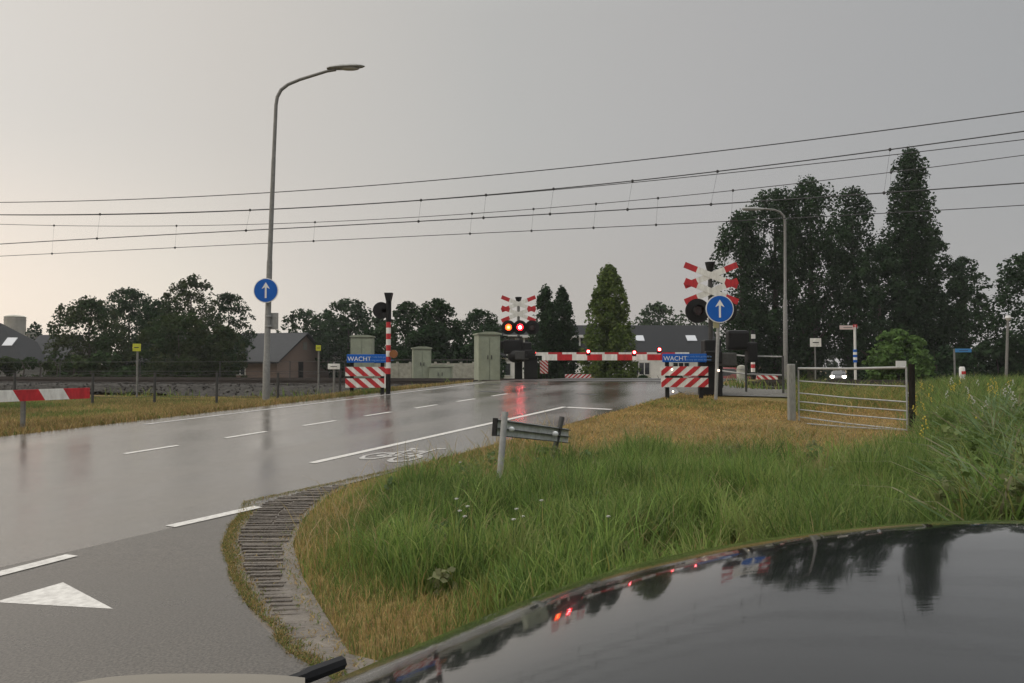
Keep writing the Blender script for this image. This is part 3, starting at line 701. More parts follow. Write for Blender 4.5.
# white houses in the centre
Yc = 57; ox = P(574, 368, Yc).x; zb = g(8, Yc); L_ = P(722, 368, Yc).x-ox; ev = P(0, 354, Yc).z-zb; rg = P(600, 327, Yc+3.6).z-zb
t_, rf = house('house', 'white house with long dark tiled roof and two skylights', 'house', (ox, Yc, zb), 0, L_, 7.2, ev, rg, M_wallw, M_roofd, .2)
for px, w_ in ((641.5, 1.3), (593, 1.1), (681, 1.3)): window(t_, P(px, 368, Yc).x-ox, 1.35, w_, 1.0, mull=2)
q = MB().box((P(619, 368, Yc).x-ox, -.03, .95), (.8, .07, 2.0)); dd = q.build('door', M_trim, t_)
MB().box((P(619, 368, Yc).x-ox, -.075, 1.3), (.45, .03, .8)).build('pane', M_glassd, dd)
for px in (643, 697): rooflight(rf, t_, P(px, 368, Yc).x-ox, .48, L_, 7.2, ev, rg, .62*1.2, .7*1.2)
ox = P(488, 368, Yc+1).x; L_ = P(571, 368, Yc+1).x-ox; ev = P(0, 356, Yc+1).z-zb
t_, rf = house('house', 'white house with dark roof and white dormers behind the far signal', 'house', (ox, Yc+1, zb), 0, L_, 7.2, ev, rg, M_wallw, M_roofd, .2)
for px in (520, 568):
    xc = P(px, 368, Yc).x-ox; zt = P(0, 337, Yc).z-zb; zl = ev-.3
    dm = MB().box((xc, 1.2, (zt+zl)/2), (2.0, 2.6, zt-zl)).build('dormer', M_wallg, t_)
    MB().box((xc, 1.1, zt+.08), (2.5, 3.1, .2)).build('dormer_roof', M_trim, dm)
    f = MB()
    for i in range(4): f.box((xc-.95+i*.633, -.14, (zt+zl)/2), (.12, .08, zt-zl-.06))
    f.build('window_frame', M_trim, dm)
    MB().box((xc, -.11, (zt+zl)/2+.1), (1.8, .02, (zt-zl)*.7)).build('pane', M_glassd, dm)
for px, w_ in ((503, 1.2), (536, 1.4), (556, 1.2)): window(t_, P(px, 368, Yc).x-ox, 1.3, w_, 1.0, mull=1)
# low pale building far right behind the striped pole
Yb = 66; ox = P(752, 368, Yb).x; zb = g(ox, Yb)
t_, rf = house('low_building', 'low pale building glimpsed behind the pedestrian fence', 'building', (ox, Yb, zb), 0, 5.2, 5, P(0, 364, Yb).z-zb, P(0, 357, Yb).z-zb, M_brick, M_conc, .2)
window(t_, 1.2, .9, .9, .7); window(t_, 3.6, .9, .9, .7)
# ------------------------------------------------------------------ crossing equipment
def stripes_bar(A, B, h_, d_, n, mb, first=0, skew=0):
    """bar from A to B cut into n alternating stripes (material 0/1)"""
    A, B = Vector(A), Vector(B); D = (B-A); L_ = D.length; D /= L_; up = Vector((0, 0, 1)); up = (up-D*up.dot(D)).normalized(); ba = D.cross(up)
    for i in range(n):
        x0, x1 = L_*i/n, L_*(i+1)/n
        def sk(x, s_): 
            return min(L_, max(0, x+s_*skew*h_/2)) if 0 < x < L_ else x
        vs = []
        for x in (x0, x1):
            for sy in (-1, 1):
                for su in (-1, 1): vs.append(A+D*sk(x, su)+ba*sy*d_/2+up*su*h_/2)
        mb.add(vs, [(0, 1, 3, 2), (4, 6, 7, 5), (0, 4, 5, 1), (2, 3, 7, 6), (0, 2, 6, 4), (1, 5, 7, 3)], (i+first) % 2)
def panel_stripes(cx, cz, w_, h_, y, mb, n=3.5, sgn=1, depth=.03, sl=1.15):
    """panel with diagonal stripes, material 0 white / 1 red"""
    mb.prism([(cx-w_/2, cz-h_/2), (cx+w_/2, cz-h_/2), (cx+w_/2, cz+h_/2), (cx-w_/2, cz+h_/2)], depth, Matrix.Translation((0, y, 0)), 0)
    per = w_/n; k = -2
    while k < n+2:
        x0 = cx-w_/2+k*per; x1 = x0+per*.5; o_ = h_*sl/2*sgn
        poly = [(x0-o_, cz-h_/2), (x1-o_, cz-h_/2), (x1+o_, cz+h_/2), (x0+o_, cz+h_/2)]
        # clip in x
        def clip(pl, lim, keep):
            r = []
            for i in range(len(pl)):
                a, b = pl[i], pl[(i+1) % len(pl)]; ia, ib = keep(a[0], lim), keep(b[0], lim)
                if ia: r.append(a)
                if ia != ib:
                    t = (lim-a[0])/(b[0]-a[0]); r.append((lim, a[1]+t*(b[1]-a[1])))
            return r
        pl = clip(poly, cx-w_/2, lambda v, l: v >= l)
        if len(pl) > 2: pl = clip(pl, cx+w_/2, lambda v, l: v <= l)
        if len(pl) > 2: mb.prism(pl, .006, Matrix.Translation((0, y-depth/2-.003, 0)), 1)
        k += 1
def text(s_, size, loc, m, parent, name='lettering', bold=0):
    cu = bpy.data.curves.new('t', 'FONT'); cu.body = s_; cu.size = size; cu.extrude = .002; cu.offset = bold
    o = bpy.data.objects.new('t', cu); COL.objects.link(o); bpy.context.view_layer.update()
    me = bpy.data.meshes.new_from_object(o.evaluated_get(bpy.context.evaluated_depsgraph_get())); bpy.data.objects.remove(o)
    me.transform(Matrix.Translation(loc) @ Matrix.Rotation(R(90), 4, 'X')); me.materials.clear(); me.materials.append(m)
    o = bpy.data.objects.new(name, me); COL.objects.link(o); o.parent = parent; return o
M_txt = mat('white sign lettering', (.7, .7, .68), .5)
def wait_barrier(label, px0, px1, Y, ytop, yb, sgn):
    xc = X_((px0+px1)/2, Y); w_ = (px1-px0)/768*Y; zb = g(xc, Y)
    t_ = thing('barrier_board', label, 'warning barrier', (xc, Y, zb), 0, 'striped barrier boards with blue signs')
    k = Y/768; Z = lambda py: P(0, py, Y).z-zb
    for sx in (-w_*.36, w_*.36): MB().box((sx, .06, Z(yb)/2+Z(ytop+6)/2-.1), (.09, .07, Z(ytop+4)+.25), bev=.01).build('post', M_black, t_)
    h_ = 9*k
    pn = MB(); panel_stripes(0, Z(ytop+4.5)-.02, w_, h_, 0, MB()); 
    bp_ = MB().box((0, 0, Z(ytop+4.5)), (w_*.94, .03, 8.3*k), bev=.008).build('sign_board', M_blue, t_)
    text('WACHT', 6.3*k, (-w_*.45, -.018, Z(ytop+7.0)), M_txt, bp_, bold=.0)
    text('tot het rode licht gedoofd is', 2.6*k, (-w_*.06, -.018, Z(ytop+3.8)), mat('pale blue lettering', (.15, .3, .6), .5), bp_)
    text('er kan nog een trein komen', 2.6*k, (-w_*.06, -.018, Z(ytop+7.0)), MATS['pale blue lettering'], bp_)
    for yy in (ytop+17.5, ytop+29):
        m_ = MB(); panel_stripes(0, Z(yy), w_, 9.2*k, 0, m_, 3.4, sgn); m_.build('striped_board', [M_white, M_red], t_)
    return t_
wb = wait_barrier('right blue and striped barrier with board reading WACHT, near the signal cross', 661, 708, 17.6, 353.5, 394, 1)
wb2 = wait_barrier('left blue and striped barrier with faint WACHT board beside the striped pole', 345.5, 388, 19.0, 354, 391, -1)
for px, py in ((672, 369.5), (673, 391.5)):
    p = P(px, py, 17.5)-wb.location; MB().dome(p, .022, n=8, m=6).build('reflector', M_reflGlow, wb)  # reflectors made to glow, no lamp inside
def cross(mb, cx, cz, half, ang_, w_, red, y):
    """one cross of two slim boards, white with red ends (mats 0 white 1 red)"""
    for k, sg in enumerate((-1, 1)):
        d = Vector((math.cos(ang_), 0, sg*math.sin(ang_))); L_ = half/math.cos(ang_)
        yy = y+k*.012
        rm = Matrix.Rotation(-sg*ang_, 3, 'Y')
        def rounded(c, ln, mi):
            mb.box(c, (ln, .012, w_), rm, mi)
        rounded(Vector((cx, yy, cz)), 2*(L_-red), 0)
        for e in (-1, 1): rounded(Vector((cx, yy, cz))+d*e*(L_-red/2), red, 1)
def signal(name, label, px, Y, ytop, ycross, yl, kx, lamps, group):
    x = X_(px, Y); zb = g(x, Y); k = Y/768; Z = lambda py: P(0, py, Y).z-zb
    t_ = thing(name, label, 'crossing signal', (x, Y, zb), 0, group)
    MB().tube([(0, .05, -.1), (0, .05, .9), (0, .05, .92), (0, .05, Z(ytop)-.1)], [.085, .085, .055, .055], 12).build('pole', M_galv if kx < 1 else M_galvd, t_)
    # warning bell on top
    MB().tube([(0, .05, Z(ytop+9*1.31*29.6/Y*kx*.7)), (0, .05, Z(ytop)-.05), (0, .05, Z(ytop))], [.05, .12, .13], 12).build('bell', M_black, t_)
    m_ = MB(); half = .655; an = R(22)
    cross(m_, 0, Z(ycross)+.20, half, an, .15, .33, -.03); cross(m_, 0, Z(ycross)-.20, half, an, .15, .33, -.06)
    m_.build('crossbuck', [M_white, M_red], t_)
    for dx, r_, lit in lamps:
        z_ = Z(yl); dx *= k
        hd = MB().disc((dx, -.05, z_), r_*k, .05, 28)
        hd.tube([(dx, -.07, z_), (dx, -.24, z_+.01)], [.125, .13], 18, cap=False)
        hd = hd.build('lamp_head', M_black, t_)
        ml, mc = {'r': (M_redL, M_redC), 'o': (M_orL, M_orC), 'n': (M_dlens, M_dlens)}[lit]
        MB().disc((dx, -.085, z_), .115, .02, 20).build('lens', ml, hd)
        if lit != 'n': MB().dome((dx, -.10, z_), .062 if lit == 'r' else .045, (1, .35, 1), n=12, m=6).build('bulb', mc, hd)
    MB().box((0, 0, Z(yl)), (abs(lamps[0][0]-lamps[-1][0])*k, .05, .05)).build('lamp_bracket', M_black, t_)
    return t_, zb, k, Z
fs_, zb, k, Z = signal('crossing_signal', 'far crossing signal with two glowing red lamps and red white cross', 518.5, 29.6, 297, 309, 327.5, .9, [(-10, 7.2, 'o'), (1.5, 7.2, 'r'), (13.5, 7.2, 'n')], 'level crossing signals')
MB().box((0, .05, .45), (.3, .3, .9), bev=.03).build('base_cabinet', M_black, fs_)
m_ = MB(); m_.box((-.2, -.1, Z(347)), (.75, .4, .55), bev=.06); m_.box((-.65, -.1, Z(345)), (.3, .25, .3), bev=.04); m_.box((.25, 0, Z(352)), (.5, .35, .75), bev=.06); m_.dome((-.1, -.15, Z(356)), .33, (1, .8, .8)); m_.box((-.3, 0, Z(337)), (.9, .06, .05)); m_.build('rear_lamp_unit', M_black, fs_)
ns_, zb2, k2, Z2 = signal('crossing_signal', 'near crossing signal with large red white cross above the blue arrow sign', 711.5, 19.0, 262, 283.5, 311, 1.0, [(-14, 12.2, 'n'), (14, 11, 'n')], 'level crossing signals')
ns_.children[0].data.materials[0] = M_black
m_ = MB(); m_.box((.02, .1, Z2(352)), (.42, .4, .6), bev=.04); m_.box((.72, .25, Z2(340)), (.55, .3, .5), bev=.08); m_.box((1.05, .2, Z2(352)), (.25, .3, .5), bev=.05); m_.build('rear_lamp_unit', M_black, ns_)
MB().box((.0, .05, Z2(388)/2+Z2(358)/2), (.42, .38, Z2(362)), bev=.03).build('base_cabinet', M_black, ns_)
# --- booms
def boom(label, Y, px0, px1, py, h_, n, lamps, first, pivot_right):
    xp = X_(px1 if pivot_right else px0, Y); zb = g(xp, Y); t_ = thing('barrier_boom', label, 'barrier boom', (xp, Y, zb), 0, 'lowered level crossing booms')
    A = P(px0, py, Y)-t_.location; B = P(px1, py, Y)-t_.location
    m_ = MB(); stripes_bar(A, B, h_, .08, n, m_, first); m_.build('arm', [M_white, M_red], t_)
    sx = 1 if pivot_right else -1
    q = MB(); q.box((sx*.12, .2, .5), (.5, .45, 1.0), bev=.04); q.box((sx*.15, .0, A.z), (.4, .2, .3), bev=.03); q.build('drive_housing', M_black, t_)
    c_ = MB(); c_.box((sx*.45, .0, A.z-.05), (.5, .14, .32), bev=.03); c_.build('counterweight', M_galvd, t_)
    for lx, ly in lamps:
        p = P(lx, ly, Y)-t_.location
        lm = MB().box(p+Vector((0, 0, -.05)), (.1, .09, .09), bev=.01).build('boom_lamp', M_black, t_)
        MB().dome(p+Vector((0, -.05, 0)), .038, (1, .6, 1), n=12, m=8).build('lens', M_redL, lm)
        MB().dome(p+Vector((0, -.068, 0)), .026, (1, .6, 1), n=10, m=6).build('bulb', M_redC, lm)
boom('near lowered red and white boom pivoting at the right signal', 18.4, 542, 707, 357.3, .145, 11, [(588, 351.5), (634, 352.3), (659, 349.5)], 0, True)
boom('far lowered red and white boom pivoting beside the far signal', 28.6, 534, 689, 354.0, .125, 11, [(534.5, 352.6)], 0, False)
# --- left striped pole (signal seen edge-on)
Yp = 19.0; x = X_(388.3, Yp); zb = g(x, Yp)
t_ = thing('crossing_signal', 'black signal head seen from behind on red and white striped pole', 'crossing signal', (x, Yp, zb), 0, 'level crossing signals')
Zp = lambda py: P(0, py, Yp).z-zb
m_ = MB(); n_ = 9
for i in range(n_): 
    z0 = Zp(374)+(Zp(322)-Zp(374))*i/n_; z1 = Zp(374)+(Zp(322)-Zp(374))*(i+1)/n_; m_.tube([(0, 0, z0), (0, 0, z1)], .058, 14, (i+1) % 2)
m_.build('pole', [M_white, M_red], t_)
MB().tube([(0, 0, -.1), (0, 0, Zp(374))], .06, 12).build('pole_base', M_black, t_)
MB().box((-.07, -.05, Zp(381)), (.03, .03, .36)).build('reflector_strip', M_white, t_)
MB().tube([(0, 0, Zp(322)), (0, 0, Zp(300))], .068, 12).build('pole_top', M_black, t_)
m_ = MB().prism([(-.055, Zp(301)), (.055, Zp(301)), (.1, Zp(293)), (-.1, Zp(293))], .2); m_.build('bell', M_black, t_)
m_ = MB().disc((-.18, 0, Zp(310.5)), .21, .06, 28); m_.box((-.06, 0, Zp(310.5)), (.2, .06, .1)); m_.build('lamp_head', M_black, t_)
m_ = MB().tube([(.14, -.02, Zp(354)), (.14, -.1, Zp(354))], [.1, .1], 16); m_.build('side_lamp', mat('faded orange lens', (.22, .08, .02), .4), t_)
# --- blue round signs
def round_sign(t_, c, r_, px_scale=1):
    sg = MB().disc(c, r_, .02, 40).build('sign_rim', M_white, t_)
    MB().disc((c[0], c[1]-.006, c[2]), r_*.935, .02, 40).build('sign_face', M_blue, sg)
    a = MB(); y = c[1]-.019; q = r_
    a.prism([(c[0]-.07*q, c[2]-.62*q), (c[0]+.07*q, c[2]-.62*q), (c[0]+.07*q, c[2]+.3*q), (c[0]-.07*q, c[2]+.3*q)], .006, Matrix.Translation((0, y, 0)))
    a.prism([(c[0]-.33*q, c[2]+.12*q), (c[0]-.1*q, c[2]+.24*q), (c[0]+.1*q, c[2]+.24*q), (c[0]+.33*q, c[2]+.12*q), (c[0], c[2]+.66*q)], .006, Matrix.Translation((0, y-.0005, 0)))
    a.build('arrow', M_txt, sg)
Ys = 17.3; b0 = P(715.5, 403, Ys); zb = g(b0.x, Ys)
t_ = thing('traffic_sign', 'blue round arrow sign on leaning grey pole by the near signal', 'traffic sign', (b0.x, Ys, zb))
p1 = P(719.5, 300, Ys)-t_.location; MB().tube([(0, .03, -.3), (p1.x, .03, p1.z)], .038, 14).build('pole', M_galvl, t_)
c = P(719.3, 309, Ys)-t_.location; round_sign(t_, (c.x, -.03, c.z), 14*Ys/768)
c = P(716, 325, Ys)-t_.location; MB().box((c.x, -.01, c.z), (.13, .02, .13), bev=.004).build('plate', mat('yellowed plate', (.3, .28, .16), .5), t_)
p = P(718.6, 370.5, Ys-.05)-t_.location; MB().dome((p.x, p.y, p.z), .026, n=10, m=8).build('glow_reflector', M_reflGlow, t_)  # retroreflective spot, its shine put in as emission
# --- street lamps
def lamp_post(label, pts_px, Y, radii, head_c, head_len, hr, base_px):
    b0 = P(*base_px, Y); zb = g(b0.x, Y); t_ = thing('street_lamp', label, 'street lamp', (b0.x, Y, zb), 0, 'street lamps')
    pts = [P(a, b, Y)-t_.location for a, b in pts_px]; pts[0].z = -.2
    MB().tube(pts, radii, 14).build('pole', M_galv, t_)
    return t_
Yl = 18.5
t_ = lamp_post('tall curved street lamp on the left carrying a blue arrow sign', [(266, 402), (266.6, 362), (266.7, 361), (269.6, 262), (269.7, 260), (273.6, 160), (273.7, 158), (276, 105), (277.3, 97), (281, 90), (288, 84.5), (300, 79.5), (327, 71.2), (336, 69.8)], Yl,
               [.088, .084, .072, .066, .058, .05, .046, .042, .042, .042, .04, .038, .035, .034], 0, 0, 0, (266, 400))
A = P(327, 71, Yl)-t_.location; 
hd = MB()
prof = [(0, .05, .035), (.1, .10, .05), (.35, .13, .075), (.65, .125, .07), (.85, .08, .04), (.92, .02, .015)]
n_ = 14; vs = []
for d_, w_, h_ in prof:
    for kk in range(n_):
        a = 2*math.pi*kk/n_; vs.append((A.x+d_, A.y+w_*math.cos(a), A.z+.06+d_*.06+h_*math.sin(a)*(1 if math.sin(a) > 0 else .55)))
fs = [(i*n_+kk, i*n_+(kk+1) % n_, (i+1)*n_+(kk+1) % n_, (i+1)*n_+kk) for i in range(len(prof)-1) for kk in range(n_)]
hd.add(vs, fs, 0, True); hd.build('lamp_head', M_galvl, t_)
MB().dome((A.x+.55, A.y, A.z+.055), .1, (2.4, .9, .4), n=16).build('lamp_glass', mat('milky lamp glass', (.35, .35, .33), .2), t_)
c = P(267.7, 291, Yl)-t_.location; round_sign(t_, (c.x, -.13, c.z), 12.3*Yl/768)
c = P(271.5, 321, Yl)-t_.location; MB().box((c.x, .05, c.z), (.30, .02, .40), bev=.006).build('sign_back', M_galvl, t_)
m_ = MB()
for py in (284, 299, 316, 326): c = P(268.5, py, Yl)-t_.location; m_.tube([(c.x, -.0, c.z-.02), (c.x, 0, c.z+.02)], .085, 14)
m_.build('bracket', M_galvl, t_)
Y2 = 33
t_ = lamp_post('slim grey street lamp with left pointing arm before the tall trees', [(785.5, 378), (785.2, 300), (785.2, 299), (785, 222), (783.8, 216), (780, 212), (774, 209.8), (762, 208.8)], Y2, [.095, .085, .062, .054, .046, .043, .04, .036], 0, 0, 0, (785.5, 378))
A = P(742, 208.8, Y2)-t_.location; B = P(764, 209, Y2)-t_.location
MB().tube([A, A+(B-A)*.15, A+(B-A)*.6, B], [.03, .08, .08, .04], 10).build('lamp_head', M_galvl, t_)
Y3 = 31
t_ = lamp_post('short thin lamp post with pale top at the far right', [(1005.5, 384), (1007.5, 330), (1008, 320)], Y3, [.06, .045, .04], 0, 0, 0, (1005.5, 384))
A = P(1008, 318, Y3)-t_.location; MB().tube([A-Vector((0, 0, .1)), A, A+Vector((0, 0, .1))], [.05, .12, .08], 12).build('lamp_head', mat('pale lamp cap', (.55, .55, .55), .4), t_)
# --- plain signs
def post_sign(name, label, px, pytop, pybot, Y, wpx, hpx, py_c, m, dx=0, r_=.03, mp_=None, cat='sign'):
    x = X_(px, Y); zb = min(g(x, Y), P(px, pybot, Y).z); t_ = thing(name, label, cat, (x, Y, zb)); k = Y/768
    MB().tube([(0, .02, -.1), (0, .02, P(0, pytop, Y).z-zb)], r_, 10).build('post', mp_ or M_galv, t_)
    c = P(px+dx, py_c, Y); bd = MB().box((c.x-x, -.015, c.z-zb), (wpx*k, .03, hpx*k), bev=.006).build('board', m, t_)
    MB().box((c.x-x, -.034, c.z-zb), (wpx*k*.55, .006, hpx*k*.12)).build('mark', M_galvd, bd)
    return t_
M_yel = mat('fluorescent yellow sheeting', (.45, .46, .03), .5, var=.1)
post_sign('marker_sign', 'small yellow square sign on a post before the olive tree', 137, 344, 388, 24, 8, 7.5, 347.5, M_yel)
post_sign('marker_sign', 'small yellow square sign between the lamp and the left barrier board', 318.5, 345, 372, 25, 5, 5.5, 348, M_yel)
post_sign('notice_sign', 'small white blank board left of the left barrier board', 334, 362, 372, 21, 12, 5.5, 366.5, M_white)
post_sign('notice_sign', 'pale rectangular board on a post left of the red-tipped sign', 815.5, 339, 370, 36, 11, 8.5, 342.5, M_white)
post_sign('street_name_sign', 'small blue name sign on a thin post right of the round bush', 955, 349, 386, 27, 16, 3.6, 350.5, mat('pale blue sign', (.04, .2, .45), .5), dx=8)
t_ = post_sign('route_sign', 'white post with arm sign pointing left and red tip above the car', 855.5, 325, 368, 38, 16, 4, 327.5, mat('pinkish white sheeting', (.55, .45, .43), .5), dx=-8, mp_=M_trim, r_=.06)
k = 38/768; m_ = MB(); zb = t_.location.z
m_.box((0, -.01, P(0, 326, 38).z-zb), (.2, .05, .14), bev=.01); m_.build('red_cap', M_red, t_)
m_ = MB()
for i in range(5): m_.tube([(0, .02, P(0, 349.5+i*2.6+2.6, 38).z-zb), (0, .02, P(0, 349.5+i*2.6, 38).z-zb)], .09, 12, i % 2)
m_.build('blue_bands', [M_blue, M_white], t_)
t_ = thing('marker_post', 'short white marker post among the yellow flowers at right', 'marker post', (X_(962, 20), 20, g(X_(962, 20), 20)))
MB().tube([(0, 0, -.1), (0, 0, .62), (0, 0, .66)], [.07, .07, .05], 12).build('post', M_trim, t_); MB().box((0, -.07, .5), (.1, .02, .08)).build('reflector', M_red, t_)
# thin striped pole behind the crossing on the right
Yq = 28; x = X_(753, Yq); zb = g(x, Yq); Zq = lambda py: P(0, py, Yq).z-zb
t_ = thing('striped_pole', 'slim red and white striped pole right of the near signal', 'striped pole', (x, Yq, zb))
m_ = MB(); 
for i in range(7): m_.tube([(0, 0, Zq(372-i*3.9)), (0, 0, Zq(372-(i+1)*3.9))], .075, 12, i % 2)
m_.build('pole', [M_white, M_red], t_)
MB().tube([(0, 0, -.1), (0, 0, Zq(372))], .08, 12).build('pole_base', M_black, t_)
m_ = MB().tube([(0, 0, Zq(344)), (0, 0, Zq(330))], .06, 10); m_.build('pole_top', M_black, t_)
MB().box((0, -.07, Zq(336.5)), (.15, .02, .16)).build('plate', M_trim, t_)
# far striped boards
def board_stand(label, px, py, wpx, hpx, Y, sgn=1, n=3):
    x = X_(px, Y); zb = g(x, Y); t_ = thing('striped_barrier', label, 'warning barrier', (x, Y, zb)); k = Y/768
    zc = P(0, py, Y).z-zb
    m_ = MB(); panel_stripes(0, zc, wpx*k, hpx*k, 0, m_, n, sgn); m_.build('striped_board', [M_white, M_red], t_)
    for s_ in (-.35, .35): MB().box((s_*wpx*k, .05, zc/2), (.06, .05, zc), bev=.008).build('post', M_black, t_)
board_stand('striped red and white board behind the pedestrian fence', 767, 378, 21, 6, 29, -1)
board_stand('low striped kerb board on the road beyond the booms', 578, 376.3, 26, 4.2, 30.8, 1, 6)
board_stand('striped board under the tip of the near boom', 544, 367, 8, 13, 30, -1, 2)
# --- cabinets
def cabinet(label, px, pytop, pybot, wpx, Y, dpt=.6, rz_=0, slope=0, group='green trackside cabinets'):
    x = X_(px, Y); zb = g(x, Y); k = Y/768; H = P(px, pytop, Y).z-zb; w_ = wpx*k
    t_ = thing('cabinet', label, 'cabinet', (x, Y, zb), rz_, group)
    MB().box((0, 0, H/2), (w_, dpt, H), bev=.03).build('body', M_green, t_)
    MB().prism([(-w_/2-.04, H), (w_/2+.04, H), (w_/2+.04, H+.05), (w_*.2, H+.1), (-w_*.2, H+.1), (-w_/2-.04, H+.05)], dpt+.1).build('lid', M_green, t_)
    dr = MB(); nd = 2 if w_ > .7 else 1
    for i in range(nd): 
        q = (w_-.1)/nd; dr = MB().box((-w_/2+.05+q*(i+.5), -dpt/2-.012, H*.52), (q-.02, .03, H*.84), bev=.008).build('door', M_green, t_)
        MB().box((-w_/2+.05+q*(i+.5)+q*.3*(1 if i == 0 else -1), -dpt/2-.04, H*.55), (.03, .04, .14)).build('handle', M_galvd, dr)
    MB().box((0, 0, .03), (w_+.06, dpt+.06, .1)).build('plinth', M_conc, t_)
cabinet('tallest pale green cabinet left of the far signal', 487, 335, 381, 22, 27.5, .8, .25)
cabinet('mid sized pale green cabinet behind the crossing', 421.5, 349, 377, 18, 33.5, .7, .2)
cabinet('low wide pale green box right of the mid sized cabinet', 441, 367, 377, 22, 33.2, .7, .0)
cabinet('grey green cabinet rising behind the left WACHT board', 362.5, 337.5, 366, 22, 34.5, .8, .1)
x = X_(741.5, 23); t_ = thing('drum_cabinet', 'pale round topped drum cabinet behind the pedestrian fence', 'cabinet', (x, 23, g(x, 23)))
H = P(0, 365, 23).z-g(x, 23); MB().tube([(0, 0, -.1), (0, 0, H*.8), (0, 0, H*.95), (0, 0, H)], [.145, .145, .11, .04], 18).build('body', M_conc, t_)
MB().tube([(0, 0, H*.76), (0, 0, H*.8)], .155, 18).build('band', M_galvl, t_)
# --- fences
def fence(name, label, pts, h_, rails, rp, rr, mp_, mr_, group=None, every=None, mid=0):
    p0_ = Vector((pts[0][0], pts[0][1], g(*pts[0]))); t_ = thing(name, label, 'fence', p0_, 0, group)
    for x, y in pts:
        z = g(x, y); MB().tube([(x-p0_.x, y-p0_.y, z-p0_.z-.1), (x-p0_.x, y-p0_.y, z-p0_.z+h_)], rp, 8).build('post', mp_, t_)
    for f_ in rails:
        q = []
        for x, y in pts: q.append(Vector((x-p0_.x, y-p0_.y, g(x, y)-p0_.z+h_*f_)))
        if rr < .01:
            q2 = []
            for a, b in zip(q[:-1], q[1:]):
                for i in range(5): tt = i/5; v_ = a.lerp(b, tt); v_.z -= .06*4*tt*(1-tt); q2.append(v_)
            q = q2+[q[-1]]
        MB().tube(q, rr, 6).build('rail' if rr > .01 else 'wire', mr_, t_)
    return t_
fp = [(X_(px, Y), Y) for px, Y in ((-40, 21), (15, 20.5), (93, 20), (155, 20.2), (217, 20.2), (278, 20.4), (340, 21.2))]
fence('wire_fence', 'low dark wire fence along the ballast on the left', fp, .86, (.98, .62, .3), .035, .0055, M_galvd, M_galvd)
fence('handrail_fence', 'tubular grey pedestrian fence right of the blue arrow sign', [(X_(px, Y), Y) for px, Y in ((722, 20.5), (746, 19.5), (783, 19))], .95, (.98, .5), .03, .022, M_galvd, M_galvl)
fence('track_fence', 'thin rail fence along the track behind the crossing on the left', [(X_(px, Y), Y) for px, Y in ((-20, 39), (60, 38), (140, 37), (220, 36), (290, 35.5), (345, 35))], .95, (.97, .5), .025, .012, M_galvd, M_galvd)
# concrete panel fence behind cabinets
xa, xb = X_(372, 37), X_(486, 36.5); t_ = thing('panel_fence', 'pale concrete panel fence behind the green cabinets', 'fence', (xa, 37, g(xa, 37)))
nn = 9
for i in range(nn):
    w_ = (xb-xa)/nn; MB().box((w_*(i+.5), 0, .48), (w_-.1, .06, .95)).build('panel', M_conc, t_)
for i in range(nn+1): MB().box(((xb-xa)/nn*i, 0, .5), (.12, .12, 1.05), bev=.01).build('post', M_conc, t_)
MB().box(((xb-xa)/2, 0, 1.12), (xb-xa, .05, .05)).build('rail', M_galvd, t_)
# brown line of reeds/fence near the barn: timber fence
# --- near left barrier plank
A = P(-69, 398.8, 11.3); B = P(89.5, 393, 13.0); t_ = thing('striped_barrier', 'red and white plank barrier at the left roadside in front', 'warning barrier', (P(22, 400, 12.1).x, 12.1, g(P(22, 400, 12.1).x, 12.1)))
m_ = MB(); stripes_bar(A-t_.location, B-t_.location, .18, .035, 6, m_, 0, -.55); m_.build('plank', [M_white, M_red], t_)
for px, Y in ((22, 12.25), (-45, 11.6)):
    p = Vector((X_(px, Y), Y+.05, 0)); zz = g(p.x, p.y); zt = P(px, 395, Y).z
    MB().box((p.x-t_.location.x, p.y-t_.location.y, (zz-.2+zt)/2-t_.location.z), (.06, .05, zt-zz+.2), bev=.005).build('post', M_galv, t_)
# --- leaning back-of-sign in the grass
A = P(494, 427, 7.75); B = P(568, 436, 9.3); b0 = P(499, 487, 7.6)
t_ = thing('leaning_sign', 'tilted grey sign panel seen from behind on two leaning posts in the grass', 'sign', (b0.x, b0.y, g(b0.x, b0.y)))
o0 = Vector(t_.location); D = (B-A); L_ = D.length; Dn = D/L_; up = Vector((0, 0, 1)); up = (up-Dn*up.dot(Dn)).normalized(); ba = Dn.cross(up)
rm = Matrix((Dn, ba, up)).transposed()
MB().box((A+B)/2-o0, (L_, .012, .17), rm).build('panel', mat('grey sign back', (.45, .47, .46), .55, metal=.2, var=.25, scale=9), t_)
for f_ in (-.082, -.01, .07): MB().box((A+B)/2-o0+up*f_+ba*.02, (L_+.005, .03, .009), rm).build('rib', M_galvd, t_)
MB().box(A-o0+ba*.01, (.02, .05, .18), rm).build('end_cap', M_black, t_)
pa = P(498.8, 489, 7.6); pb = P(505, 412, 7.72); MB().tube([pa-o0+(pa-pb)*.25, pb-o0], .032, 12).build('post', M_galvl, t_)
pa2 = P(552.5, 459, 9.0); pb2 = P(562, 417, 9.12); MB().tube([pa2-o0+(pa2-pb2)*.5, pb2-o0], .032, 12).build('post', M_galvd, t_)
for cpx, cpy, cY, cr_ in ((511.5, 429.3, 7.95, .028), (555, 434, 8.85, .034)): MB().dome(P(cpx, cpy, cY)-o0, cr_, (1.2, .5, 1), n=10, m=6).build('clamp', mat('bright clamp', (.6, .62, .62), .35, metal=.2), t_)

